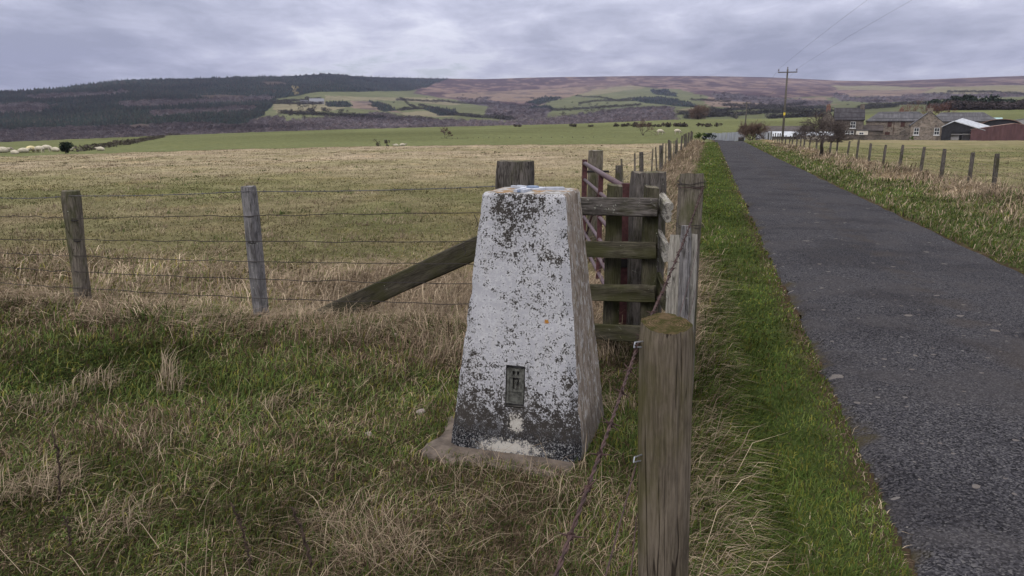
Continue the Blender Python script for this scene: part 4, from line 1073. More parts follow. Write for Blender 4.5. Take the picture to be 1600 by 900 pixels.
# long barn
t, W, e, rd, D = building('stone_barn', 'long two storey stone barn with hipped grey slate roof and red brown shutters', 'barn', 1356, 1446, 218, 152, 189, 176, 6.5)
w, r = gable_block(t, W, e, rd, D, 'x', 'rubble_stone', 'slate_grey', hip=2.2)
s = W / 90; chimney(r, W / 2 - 41 * s, D / 2 + .4, rd - .2, rd + .6, .8, .6, 'brick_red', 2)
for px in (1389, 1407):
    q = MB(); x = -W / 2 + (px - 1356) * s; q.box(x - .38, x + .38, -.06, .04, e - 1.15, e - .1); q.build('shutter', 'brown_door', t, world=False)
door(t, -W / 2 + 31 * s, .9, 1.5); q = MB(); x = -W / 2 + 36 * s; q.tube([(x + 3 * s, -.08, .3), (x + 3 * s, -.08, e)], .05, 6); q.build('drainpipe', 'brown_door', t, world=False)
q = MB(); q.box(-W / 2 - 4 * s, -W / 2 + 24 * s, -2.6, -.003, -1, 1.7); lt_ = q.build('lean_to', 'dark_rubble', t, world=False)
q = MB(); x0, x1 = -W / 2 - 4.5 * s, -W / 2 + 24.5 * s; q.add([(x0, -2.8, 1.7), (x1, -2.8, 1.7), (x1, 0, 2.75), (x0, 0, 2.75), (x0, -2.8, 1.8), (x1, -2.8, 1.8), (x1, 0, 2.85), (x0, 0, 2.85)], [(4, 5, 6, 7), (0, 3, 2, 1), (0, 1, 5, 4), (1, 2, 6, 5), (3, 0, 4, 7)]); q.build('lean_to_roof', 'slate_brown', lt_, world=False)

# barn range behind
t, W, e, rd, D = building('stone_barn', 'low stone barn range with mossy slate roof behind the gabled cottage', 'barn', 1452, 1548, 214, 160, 189.5, 177, 7)
gable_block(t, W, e, rd, D, 'x', 'rubble_stone', 'slate_grey', hip=2.6)

# gabled cottage
t, W, e, rd, D = building('cottage', 'stone cottage with its gable and two white sash windows facing the paddock', 'cottage', 1424, 1473, 218.5, 141, 196, 175, 9, 'y')
w, r = gable_block(t, W, e, rd, D, 'y', 'rubble_stone', 'slate_grey', over=.12, thick=.1)
chimney(r, 0, .5, rd - .4, rd + .55, .9, .8, 'rubble_stone', 1)
s = W / 49
for px in (1432.5, 1460.5): window(t, -W / 2 + (px - 1424) * s, 1.55, .88, 1.30)
q = MB(); x = -W / 2 - 6 * s
q.add([(x - 1.0, .3, -.6), (-W / 2 - .01, .3, -.6), (-W / 2 - .01, .3, 2.3), (x + .6, .3, 2.3), (x - 1.0, .3, 1.4), (x - 1.0, 3, -.6), (-W / 2 - .01, 3, -.6), (-W / 2 - .01, 3, 2.3), (x + .6, 3, 2.3), (x - 1.0, 3, 1.4)], [(0, 1, 2, 3, 4), (4, 3, 8, 9), (3, 2, 7, 8), (0, 4, 9, 5)]); q.build('outhouse', 'dark_rubble', t, world=False)

# black open barn
t, W, e, rd, D = building('open_barn', 'black clad barn with an open dark front and pale tin roof', 'barn', 1474, 1529, 219, 138, 203, 190, 9, 'y')
e = max(e, 1.9)
q = MB(); hw_ = W / 2; th = .12; oz = e * .82
ap = -W * .22
q.add([(-hw_, 0, -1), (-hw_ + 1.5, 0, -1), (-hw_ + 1.5, 0, oz), (hw_ - .5, 0, oz), (hw_ - .5, 0, -1), (hw_, 0, -1), (hw_, 0, e * .93), (ap, 0, rd), (-hw_, 0, e * 1.25)], [(0, 1, 2, 8), (2, 3, 6, 7, 8), (3, 4, 5, 6)])
q.add([(-hw_, 0, -1), (-hw_, D, -1), (-hw_, D, e), (-hw_, 0, e), (hw_, 0, -1), (hw_, D, -1), (hw_, D, e), (hw_, 0, e), (ap, D, rd)], [(0, 3, 2, 1), (4, 5, 6, 7), (1, 2, 8, 6, 5)])
q.build('wall', 'black_cladding', t, world=False)
q = MB()
for (xa, za, xb, zb) in ((-hw_ - .15, e * 1.25 - .05, ap, rd), (ap, rd, hw_ + .35, e * .93 - .05)):
    bx_, bz_ = (1.5, .55) if xa == ap else (0, 0)
    q.add([(xa, -.2, za), (xb, -.2, zb), (xb + bx_, D * .6, zb + bz_), (xa + (bx_ if xa == ap else 1.5), D * .6, za + bz_), (xa, -.2, za + th), (xb, -.2, zb + th), (xb + bx_, D * .6, zb + bz_ + th), (xa + (bx_ if xa == ap else 1.5), D * .6, za + bz_ + th)], [(4, 5, 6, 7), (0, 3, 2, 1), (0, 1, 5, 4), (2, 3, 7, 6), (0, 4, 7, 3), (1, 2, 6, 5)])
q.build('roof', 'tin_pale', t, world=False)
q = MB(); q.box(-hw_ + .8, hw_ - 1.6, .5, .6, oz * .62, oz * .72); q.box(-hw_ + 1.6, -hw_ + 2.9, 1, 3, 0, 1.0); q.box(.3, 2.2, 2, 4, 0, 1.2); q.build('feed_barrier', 'concrete_wall', t, world=False)

# dutch barn
t, W, e, rd, D = building('dutch_barn', 'round roofed black hay barn with a rusty curved tin roof', 'barn', 1534, 1590, 214, 156, 202, 187, 10, 'y')
q = MB(); N_ = 16; arc = [(-W / 2 * math.cos(math.pi * i / N_), e + (rd - e) * math.sin(math.pi * i / N_) ** .8) for i in range(N_ + 1)]
q.add([(-W / 2, 0, -1), (W / 2, 0, -1)] + [(x, 0, z) for x, z in arc[::-1]], [tuple(range(N_ + 3))]); q.add([(-W / 2, D, -1), (W / 2, D, -1)] + [(x, D, z) for x, z in arc[::-1]], [tuple(range(N_ + 2, -1, -1))])
q.add([(-W / 2, 0, -1), (-W / 2, D, -1), (-W / 2, D, e), (-W / 2, 0, e), (W / 2, 0, -1), (W / 2, D, -1), (W / 2, D, e), (W / 2, 0, e)], [(0, 3, 2, 1), (4, 5, 6, 7)]); q.build('wall', 'black_cladding', t, world=False)
q = MB(); A2 = [(x * 1.02, z + .05) for x, z in arc]; B2 = [(x * 1.04, z + .16) for x, z in arc]; n = N_ + 1
q.add([(x, -.3, z) for x, z in A2] + [(x, D + .3, z) for x, z in A2] + [(x, -.3, z) for x, z in B2] + [(x, D + .3, z) for x, z in B2],
      [f for i in range(N_) for f in ((i, n + i, n + i + 1, i + 1), (2 * n + i, 2 * n + i + 1, 3 * n + i + 1, 3 * n + i), (i, i + 1, 2 * n + i + 1, 2 * n + i), (n + i, 3 * n + i, 3 * n + i + 1, n + i + 1))]); q.build('roof', 'tin_rust', t, world=False)

# red shed
t, W, e, rd, D = building('red_shed', 'wide low pitched shed clad in red brown tin nearest the paddock', 'shed', 1525, 1640, 219.5, 134, 203, 193.5, 12, 'y')
gable_block(t, W, e, rd, D, 'y', 'tin_red', 'tin_rust', over=.12, thick=.10)
t, W, e, rd, D = building('small_shed', 'little teal roofed shed peeping over the barns', 'shed', 1534, 1560, 212, 172, 188, 184.5, 5)
gable_block(t, W, e, rd, D, 'x', 'concrete_wall', 'tin_teal', thick=.08)
t, W, e, rd, D = building('grey_shed', 'grey roofed shed behind the red shed ridge', 'shed', 1588, 1640, 212, 176, 188, 183, 7, 'y')
gable_block(t, W, e, rd, D, 'y', 'concrete_wall', 'tin_dark', thick=.08)
# garden wall before the farm
def wall_run(name, label, pts, h, th, m, cat='wall', cope=True):
    a = Vector(pts[0]); t = thing(name, label, cat, (a.x, a.y, a.z)); q, c = MB(), MB()
    for p, s_ in zip(pts[:-1], pts[1:]):
        p, s_ = Vector(p), Vector(s_); d = (s_ - p); d.z = 0; n_ = Vector((-d.y, d.x, 0)).normalized() * th / 2
        vs = [p - n_, s_ - n_, s_ + n_, p + n_]; q.add([v - Vector((0, 0, .8)) for v in vs] + [v + Vector((0, 0, h)) for v in vs], [(0, 1, 5, 4), (1, 2, 6, 5), (2, 3, 7, 6), (3, 0, 4, 7), (4, 5, 6, 7)])
        n2 = n_ * 1.25; vs = [p - n2, s_ - n2, s_ + n2, p + n2]; c.add([v + Vector((0, 0, h + .003)) for v in vs] + [v + Vector((0, 0, h + .12)) for v in vs], [(0, 1, 5, 4), (1, 2, 6, 5), (2, 3, 7, 6), (3, 0, 4, 7), (4, 5, 6, 7), (0, 3, 2, 1)])
    q.build('wall', m, t)
    if cope: c.build('coping', m, t)
    return t
def gp_(px, Y, dz=0): v = at(px, 200, Y); return (v.x, v.y, gz(v.x, v.y) + dz)
def by_(px, y, Y): return at(px, y, Y)
wall_run('garden_wall', 'low dark stone garden wall running before the farmhouse and barn', [by_(1318, 218.5, 139), by_(1360, 218.5, 139), by_(1411, 218.5, 139)], .78, .4, 'dark_rubble')
# sheds and tin fences by the lane
def tin_fence(label, pts, h, n, m='tin_grey', group=None, post_m='concrete_wall'):
    a = Vector(pts[0]); t = thing('tin_fence', label, 'fence', a, 0, group)
    for p, s_ in zip(pts[:-1], pts[1:]):
        p, s_ = Vector(p), Vector(s_)
        for i in range(n):
            q = MB(); u, v = p.lerp(s_, i / n), p.lerp(s_, (i + .97) / n); hh = h * (1 + .05 * math.sin(i * 2.3 + n)); d = (v - u).normalized(); nn = Vector((-d.y, d.x, 0)) * .03
            q.add([u - nn - Vector((0, 0, .5)), v - nn - Vector((0, 0, .5)), v + nn - Vector((0, 0, .5)), u + nn - Vector((0, 0, .5))] + [w_ + Vector((0, 0, hh)) for w_ in (u - nn, v - nn, v + nn, u + nn)], [(0, 1, 5, 4), (1, 2, 6, 5), (2, 3, 7, 6), (3, 0, 4, 7), (4, 5, 6, 7)])
            q.build('panel', m, t)
    return t
tin_fence('bluish grey tin sheet fence slanting across the end of the lane', [by_(1098, 219, 112), by_(1134, 220, 98)], 1.0, 7, 'tin_grey')
tin_fence('pale grey boarded fence beside the round bare bush', [by_(1135, 220, 98), by_(1164, 219, 104)], 1.08, 4, 'tin_pale')
tin_fence('whitish tin sheet fence behind the first paddock stakes', [by_(1181, 218, 100), by_(1206, 217.5, 104)], .98, 5, 'tin_pale')
m_ = thing('water_trough', 'small black trough beside the bare bush', 'trough', by_(1158, 219, 97)); q = MB(); M_ = Matrix.Translation(by_(1158, 218, 97)); M_ = M_ @ Matrix.Scale(.62, 4); q.box(-.45, .45, -.3, .3, -.4, .38, 0, M_); q.box(-.5, -.45, -.35, .35, -.4, .44, 0, M_); q.box(.45, .5, -.35, .35, -.4, .44, 0, M_); q.box(-.45, .45, -.35, -.3, -.4, .44, 0, M_); q.box(-.45, .45, .3, .35, -.4, .44, 0, M_); q.build('basin', 'slurry_black', m_)
t, W, e, rd, D = building('tin_shed', 'low shed with a whitish tin roof behind the paddock stakes', 'shed', 1203, 1245, 219.5, 112, 213.2, 206.5, 4)
gable_block(t, W, e, rd, D, 'x', 'dark_rubble', 'tin_pale', thick=.08)
t, W, e, rd, D = building('tin_shed', 'small pale roofed shed glimpsed behind the thorn tree', 'shed', 1252, 1300, 219, 126, 212, 206.5, 5)
gable_block(t, W, e, rd, D, 'x', 'cream_render', 'tin_pale', thick=.08)
t, W, e, rd, D = building('byre', 'long low byre with brown slate roof behind the power pole', 'byre', 1196, 1262, 214, 132, 206.5, 198.5, 6)
gable_block(t, W, e, rd, D, 'x', 'dark_rubble', 'slate_brown')

# ------------------------------------------------------------------ utility poles and wires
def pole(px, py, Y, top_py, label, arm=2.0, group='wooden power poles', sign=False, r=.13, yaw=0.0, lean=0.0):
    b = at(px, py, Y); b.z = gz(b.x, b.y) ; top = at(px, top_py, Y).z
    t = thing('utility_pole', label, 'utility pole', b, -math.atan2(b.x, b.y) * .8 + yaw, group); h = top - b.z
    m = MB(); m.tube([(0, 0, -.6), (.01, 0, h * .5), (lean, 0, h)], [r * 1.1, r * .95, r * .75], 12); m.build('shaft', 'pole_wood', t, world=False, sm=True)
    m = MB(); m.box(-arm / 2 + lean, arm / 2 + lean, -r - .10, -r + .0, h - .42, h - .30); a = m.build('crossarm', 'pole_wood', t, world=False)
    for x in (-arm / 2 + .08, 0, arm / 2 - .08):
        m = MB(); z = h - .30 if x else h - .05; y_ = -r - .05 if x else 0
        m.tube([(x + lean, y_, z), (x + lean, y_, z + .1), (x + lean, y_, z + .13), (x + lean, y_, z + .2), (x + lean, y_, z + .24), (x + lean, y_, z + .30)], [.02, .02, .07, .06, .075, .03], 8); m.build('insulator', 'insulator_brown', a, world=False)
    if sign:
        m = MB(); zz = at(px, 178, Y).z - b.z; m.box(-.10, .10, -r - .03, -r + .02, zz - .16, zz + .16); m.build('warning_plate', 'yellow_sign', t, world=False)
    M = PM[t.name]; return [M @ Vector((x + lean, -r - .05 if x else 0, h + (0 if x else .24))) for x in (-arm / 2 + .08, 0, arm / 2 - .08)]
e1 = pole(1222.5, 216, 90, 108, 'tall wooden power pole with crossarm and yellow plate standing behind the lane verge', 2.15, sign=True, r=.125)
e2 = pole(1164, 205, 190, 159, 'second power pole, shorter in view, above the round bare bush', 2.0, r=.15)
e3 = pole(1149.5, 200, 300, 176, 'third and most distant power pole in the valley pasture', 2.0, r=.17)
for k, (px, q, lab) in enumerate(((1355, 0, 'thin overhead wire from the crossarm end nearest the lane'), (1425, 2, 'thin overhead wire from the crossarm end nearest the farm'))):
    d = (at(px, 0, 44) - e1[q]); far = e1[q] + d * 2.0; far.z = e1[q].z - .2
    P_ = []
    for i in range(31):
        f = i / 30; p = e1[q].lerp(far, f); p.z = e1[q].z + 4 * f * (1 - f) * (d.z) ; P_.append(p)
    m = MB(); m.tube(P_, .0045, 4); m.tube([e1[q].lerp(e2[q], i / 12) - Vector((0, 0, 4 * (i / 12) * (1 - i / 12) * 1.2)) for i in range(13)], .006, 4)
    o = m.build('overhead_wire', 'dark_wire'); tag(o, lab, 'wire')

# ------------------------------------------------------------------ trees, bushes
def grow(rnd, p, d, L, r, lv, maxlv, out, bias, droop=.0, nb=(3, 5), spread=.75, twist=.28):
    n = 4 if lv < 3 else 3; pts = [p.copy()]; rad = [r]
    for i in range(n):
        d = (d + Vector((rnd.gauss(0, twist), rnd.gauss(0, twist), rnd.gauss(0, twist) * .7 - droop)) + bias * .06).normalized()
        pts.append(pts[-1] + d * L / n); rad.append(r * (1 - .62 * (i + 1) / n))
    out.append((lv, pts, rad))
    if lv >= maxlv: return
    for k in range(rnd.randint(*nb)):
        f = rnd.uniform(.35, 1.0) if lv else rnd.uniform(.55, 1.0); i = min(int(f * n), n - 1); q = pts[i].lerp(pts[i + 1], f * n - i)
        dd = (pts[i + 1] - pts[i]).normalized(); a = rnd.random() * 6.283; u = dd.orthogonal().normalized(); w = dd.cross(u)
        nd = (dd + (u * math.cos(a) + w * math.sin(a)) * rnd.uniform(.5, 1.2) * spread + bias * .25 + Vector((0, 0, .12))).normalized()
        grow(rnd, q, nd, L * rnd.uniform(.55, .85), max(r * rnd.uniform(.42, .6), .003), lv + 1, maxlv, out, bias, droop, nb, spread, twist)
def bare_tree(name, label, cat, base, h, seed, bias=(0, 0, 0), trunk=.08, maxlv=4, nb=(3, 5), m=('bark', 'twig'), group=None, spread=.75, stems=1, lfrac=.42, d0=(0, 0, 1), minr=.004, twist=.28, width=None, xoff=0.0, prune=0.0):
    t = thing(name, label, cat, base, 0, group); rnd = random.Random(seed); out = []
    for s_ in range(stems):
        o = Vector((0, 0, -.1)) if stems == 1 else Vector((rnd.gauss(0, .12) * h * .5, rnd.gauss(0, .12) * h * .5, -.1))
        dd = Vector(d0) if stems == 1 else Vector((rnd.gauss(0, .55), rnd.gauss(0, .55), 1))
        grow(rnd, o, dd.normalized(), h * lfrac * rnd.uniform(.85, 1.1), trunk, 0, maxlv, out, Vector(bias), 0, nb, spread, twist)
    zmax = max(p.z for _, P_, _ in out for p in P_); k = h / zmax; kx = k
    xs_ = np.array([p.x for lv, P_, _ in out if lv >= 3 for p in P_]) if width else None
    if width: q1, q2 = np.percentile(xs_, 3), np.percentile(xs_, 97); kx = width / (q2 - q1); shift = xoff - (q1 + q2) / 2 * kx
    else: shift = 0.0
    a, b = MB(), MB()
    for lv, P_, rad in out:
        P_ = [Vector((p.x * kx + shift * min(1, max(0, p.z * k / h * 2.2)), p.y * kx, p.z * k)) for p in P_]
        if prune and lv >= 1 and min(p.z for p in P_) < prune: continue
        (a if lv < 2 else b).tube(P_, [max(q, minr) for q in rad], 6 if lv < 2 else 3, cap=False)
    a.build('trunk', m[0], t, world=False, sm=True); b.build('crown', m[1], t, world=False); return t
tb = at(1286, 243, 39.9); tb.z = gz(tb.x, tb.y)
bare_tree('thorn_tree', 'windswept leafless hawthorn leaning over the paddock stakes', 'tree', tb, 2.5, 34, (-.35, .0, .05), .13, 6, (3, 5), ('bark', 'twig'), spread=1.0, lfrac=.36, d0=(-.3, 0, 1), minr=.0055, twist=.3, width=2.5, xoff=-.4, prune=.72)
bare_tree('bare_bush', 'rounded leafless bush at the crest of the lane', 'bush', by_(1173, 218, 88), 2.35, 7, (0, 0, .1), .04, 4, (4, 6), ('twig', 'twig_brown'), spread=1.0, stems=9, lfrac=.55, minr=.008)
bare_tree('bare_bush', 'wide leafless bush far behind the silvery fence', 'bush', by_(1092, 186, 330), 7, 17, (0, 0, 0), .14, 4, (4, 5), ('twig', 'twig_brown'), spread=1.0, stems=7, lfrac=.5, minr=.03)
for i, (px, by, Y, h, lab) in enumerate(((1437, 190, 185, 8.0, 'tall reddish bare tree rising behind the long barn'), (1420, 190, 190, 6.8, 'reddish bare tree behind the barn chimney'), (1452, 190, 192, 7.6, 'reddish bare tree behind the cottage chimney'), (1375, 196, 178, 4.2, 'low dark bare tree between farmhouse and long barn'), (1318, 190, 176, 4.8, 'dark bare tree behind the farmhouse ridge'), (1262, 212, 110, 3.0, 'small bare tree beside the pale shed'))):
    bare_tree('bare_tree', lab, 'tree', by_(px, by + 14, Y), h, 50 + i, (0, 0, .15), .16, 4, (4, 6), ('bark', 'twig_reddish' if i < 3 else 'twig'), 'bare trees round the farm', .8, lfrac=.34, minr=.02)
def leafy(name, label, cat, base, h, w, m, seed, trunk=.12, n=500, lo=.15, leaf=.11, group=None, flat_top=0.0, lobes=7):
    t = thing(name, label, cat, base, 0, group); rr = np.random.default_rng(seed); rnd = random.Random(seed)
    L = [(rr.normal(0, .26, 2) * w, rr.uniform(lo + .12, .86) * h, rr.uniform(.2, .36) * w) for _ in range(lobes)]
    V, T = [], []
    for i in range(n):
        (c, z, s_) = L[i % lobes]; d = rr.normal(0, 1, 3); d /= np.linalg.norm(d); d *= rr.uniform(.55, 1.05)
        p = np.array((c[0] + d[0] * s_, c[1] + d[1] * s_, z + d[2] * s_ * .75)); e = rr.normal(0, 1, 3); e /= np.linalg.norm(e); f = np.cross(e, rr.normal(0, 1, 3)); f /= np.linalg.norm(f); q = leaf * w * rr.uniform(.5, 1.3)
        k = len(V); V += [p - e * q, p + f * q * .6, p + e * q, p - f * q * .5]; T.append((k, k + 1, k + 2, k + 3))
    me = np_mesh('crown', np.array(V), np.array(T)); link('crown', me, m, t)
    a = MB(); a.tube([(0, 0, -.4), (.02, 0, h * .35), (.05, .02, h * .75)], [trunk, trunk * .8, trunk * .3], 7)
    for (c, z, s_) in L[:4]: a.tube([(.02, 0, h * rnd.uniform(.25, .5)), (c[0] * .9, c[1] * .9, z)], [trunk * .5, trunk * .15], 5)
    a.build('trunk', 'bark', t, world=False); return t
leafy('evergreen_bush', 'dense blackish green evergreen beside the farmhouse wall', 'bush', by_(1310, 219, 140), 2.3, 2.3, 'dark_evergreen', 1, n=900, lo=.05, leaf=.09)
leafy('green_shrub', 'small bright green shrub at the cottage corner', 'shrub', by_(1424, 219, 138), .8, .8, 'bright_shrub', 2, .03, 260, .0)
leafy('gorse_bush', 'dull green bush at the end of the roadside fence', 'bush', by_(1092, 218, 78), .75, .75, 'bright_shrub', 3, .03, 420, .0)
leafy('gorse_bush', 'dark round bush against the tin sheet fence', 'bush', by_(1108, 218.5, 90), .7, 1.0, 'dark_evergreen', 4, .03, 500, .0)
# pine wood on the rise behind the farm
rnd = random.Random(77)
for i in range(30):
    px = 1452 + i * 6.2 + rnd.uniform(-4, 4); Y = rnd.uniform(345, 400); b = at(px, 200, Y); b.z = gz(b.x, b.y); py = float(to_pix(b.x, b.y, b.z)[1]); topy = rnd.uniform(148, 157) - (0 if px > 1470 else -6)
    h = at(px, topy, Y).z - b.z
    leafy('pine_tree', 'dark crooked pine in the wood on the rise behind the farm', 'tree', b, h, rnd.uniform(4.5, 7.5), 'pine_green', 200 + i, .28, 300, .32, .10, 'pines on the rise behind the farm', lobes=8)
# bare scrub at the foot of that wood
ux = rng.uniform(1450, 1640, 260); UY = rng.uniform(325, 350, 260); P_ = np.array([tuple(at(a, 200, b)) for a, b in zip(ux, UY)]); P_[:, 2] = terrain(P_[:, 0], P_[:, 1]) - .2
tag(scatter('undergrowth', BT, P_, rng.uniform(2.5, 4.5, 260), np.array([(.06, .05, .05)]) * rng.uniform(.6, 1.4, (260, 1)), 'distant_foliage', np.full(260, 1.6)), 'grey brown bare scrub along the foot of the pine wood', 'scrub', kind='stuff')
# hedges on the green field
def hedge(label, pix, Yr, h, w, seed, m='hedge_twig', name='hedge', n_per=26, group=None):
    pts = [hit(px, py, Yr) for px, py in pix]; rr = np.random.default_rng(seed); V, T = [], []
    o = pts[0]
    for a, b in zip(pts[:-1], pts[1:]):
        L = (b - a).length
        for i in range(int(L * n_per)):
            f = rr.random(); p = a.lerp(b, f); hh = h * (.75 + .4 * mnoise.noise(Vector((p.x * .3, p.y * .3, seed))))
            q = np.array((p.x + rr.normal(0, w * .3) - o.x, p.y + rr.normal(0, w * .3) - o.y, gz(p.x, p.y) - o.z + rr.random() ** .8 * hh)); e = rr.normal(0, 1, 3); e /= np.linalg.norm(e); g_ = np.cross(e, rr.normal(0, 1, 3)); g_ /= np.linalg.norm(g_); s_ = h * .22 * rr.uniform(.5, 1.3)
            k = len(V); V += [q - e * s_, q + g_ * s_ * .4, q + e * s_, q - g_ * s_ * .4]; T.append((k, k + 1, k + 2, k + 3))
    ob = link(name, np_mesh(name, np.array(V), np.array(T)), m); ob.location = o; PM[ob.name] = Matrix.Translation(o); return tag(ob, label, 'hedge', group)
hedge('dark clipped hedge climbing the green field behind the sheep', [(116, 237.5), (145, 234), (200, 226), (256, 214)], 66, .8, 1.1, 1, n_per=26)
hedge('long dark hedge along the far edge of the green field', [(262, 211.8), (330, 208), (400, 205), (470, 203.5), (560, 200), (690, 197.5)], 120, 1.0, 1.3, 2, n_per=8)
bb = hit(103, 241, 60); leafy('evergreen_bush', 'round dark bush standing by the grazing sheep', 'bush', bb, 1.0, 1.05, 'dark_evergreen', 9, .04, 500, .0, .12)
rnd = random.Random(3)
for i, px in enumerate((806, 812, 893, 900, 923, 960, 975, 981, 992, 999, 1007, 1014, 1022, 1037, 1044, 1055, 1063, 1071, 1090, 1102, 1107, 1121)):
    p = hit(px, 198.0, 150); leafy('hawthorn_bush', 'small dark hawthorn in the gappy row across the green field', 'bush', p, rnd.uniform(.55, .85), rnd.uniform(1.4, 2.2), 'hedge_twig', 300 + i, .06, 110, .1, .15, 'hawthorns in a gappy row across the green field', lobes=4)
for i, (px, py, h, lab) in enumerate(((589, 229, 1.15, 'thorny bush growing beside the resting sheep'), (604, 228.5, 1.35, 'darker thorny bush next to the resting sheep'))):
    q = at(px, py, 68); q.z = gz(q.x, q.y) - .1; leafy('thorn_bush', lab, 'bush', q, h * .75, h * .42, 'hedge_twig', 30 + i, .03, 120, .1, .13)
bare_tree('bare_bush', 'spindly bare sapling behind the distant field fence', 'bush', hit(1006, 214, 130), 3.0, 19, (0, 0, .1), .05, 4, (3, 4), ('twig', 'twig_brown'), spread=.6, stems=3, lfrac=.5, minr=.012)
bare_tree('bare_bush', 'tiny lone sapling in the middle of the green field', 'bush', hit(696, 216, 130), 2.0, 29, (0, 0, .1), .05, 4, (3, 4), ('twig', 'twig_brown'), spread=.6, stems=2, lfrac=.5, minr=.02)
# distant field fence behind the pale pasture
q0 = at(790, 200, 128); dist_f = thing('post_fence', 'faint line of stakes and netting behind the crest of the pale pasture', 'fence', (q0.x, q0.y, gz(q0.x, q0.y)))
tops = []
for i in range(46):
    px = 690 + i * 8.2; p = at(px, 200, 122); z = at(px, 222.6 - i * .035, 122).z; m = MB(); m.box(p.x - .05, p.x + .05, 121.95, 122.05, z - 1.2, z + .75 + .08 * math.sin(i * 3.1)); m.build('post', 'dark_wood', dist_f); tops.append((p.x, 122, z))
for h in (.65, .4, .15):
    m = MB(); m.tube([Vector((x, y, z + h)) for x, y, z in tops], .012, 4); m.build('line_wire', 'dark_wire', dist_f)

# ------------------------------------------------------------------ sheep
def sheep(px, py, Y, size, label, yaw, m='fleece', lying=False, zoff=0.0, head_down=True, face='sheep_face'):
    b = at(px, py, Y); b.z = gz(b.x, b.y) + zoff; t = thing('sheep', label, 'sheep', b, yaw, 'sheep grazing beyond the pasture crest')
    L = .62 * size; zc = (.28 if lying else .62) * size
    V, F_ = [], []; nr, ns = 14, 16
    for i in range(nr + 1):
        f = i / nr; x = (f - .5) * 2 * L; rad = (max(0, 1 - abs(2 * f - 1) ** 2.6)) ** .5
        for j in range(ns):
            a = 2 * math.pi * j / ns; no = 1 + .10 * mnoise.noise(Vector((x * 6, math.cos(a) * 2, math.sin(a) * 2)))
            V.append((x, math.cos(a) * .27 * size * rad * no, zc + math.sin(a) * .28 * size * rad * no - .03 * math.cos(f * 6)))
    for i in range(nr):
        for j in range(ns): F_.append((i * ns + j, i * ns + (j + 1) % ns, (i + 1) * ns + (j + 1) % ns, (i + 1) * ns + j))
    mb = MB(); mb.add(V, F_)
    hz = zc - .28 * size if head_down and not lying else zc + .16 * size; hx = L * 1.2
    mb.tube([(L * .7, 0, zc + .08 * size), (L * .95, 0, (zc + hz) / 2 + .05 * size), (hx, 0, hz)], [.15 * size, .11 * size, .08 * size], 10)
    if not lying:
        for sx_ in (-1, 1):
            for sy_ in (-1, 1):
                x = sx_ * L * .62; y = sy_ * .14 * size; mb.tube([(x, y, zc - .1 * size), (x - .02 * sx_, y, .3 * size), (x + .015, y, .16 * size), (x, y, 0)], [.085 * size, .045 * size, .032 * size, .035 * size], 7)
    mb.build('body', m, t, world=False, sm=True)
    hd = MB(); hd.tube([(hx - .04, 0, hz + .05 * size), (hx + .06 * size, 0, hz + .01), (hx + .2 * size, 0, hz - .07 * size), (hx + .24 * size, 0, hz - .09 * size)], [.085 * size, .085 * size, .055 * size, .03 * size], 10)
    for s_ in (-1, 1): hd.tube([(hx, s_ * .06 * size, hz + .08 * size), (hx - .02, s_ * .17 * size, hz + .10 * size)], [.025 * size, .008], 6)
    hd.build('head', face, t, world=False, sm=True)
SH = ((5, 246, 74, 1.05, 'big sheep cut off by the picture edge, resting', .2, 'fleece', True, .1), (24, 246, 74, .8, 'low resting sheep second along from the picture edge', 2.8, 'fleece', True, -.06), (38, 246, 75, .85, 'cream sheep lying beside the yellowish one', .4, 'fleece', True, .0),
      (50, 245, 76, .9, 'yellowish sheep standing highest of the flock', 1.2, 'fleece_yellow', False, -.12), (63, 244, 76, .85, 'pale sheep grazing front to back with its neighbour', 3.0, 'fleece', False, -.1), (74, 244, 78, .85, 'pale sheep whose back overlaps the paired grazer', .1, 'fleece', False, -.1),
      (88, 244, 77, .8, 'sheep lying just before the round dark bush', 2.9, 'fleece', True, .02), (108, 244, 77, .75, 'small pale sheep lying where the clipped hedge starts', .2, 'fleece', True, .0), (158, 242, 78, .75, 'lone pale sheep apart from the flock, beyond the hedge', 3.0, 'fleece', True, .05),
      (619, 230, 84, .5, 'tan sheep resting behind the thorny bushes', 3.0, 'fleece', True, -.08), (629, 230, 84, .55, 'paler sheep resting beside the tan one', .2, 'fleece', True, .0))
for s_ in SH: sheep(*s_)
for px, py, lab in ((1031, 210.5, 'tiny white sheep in the green field beside the bare sapling'), (1058, 210, 'tiny white sheep in the green field nearer the lane')):
    p = hit(px, py, 120); u, v = to_pix(p.x, p.y, p.z); sheep(px, py, p.y, 1.0, lab, .2, 'fleece', False)

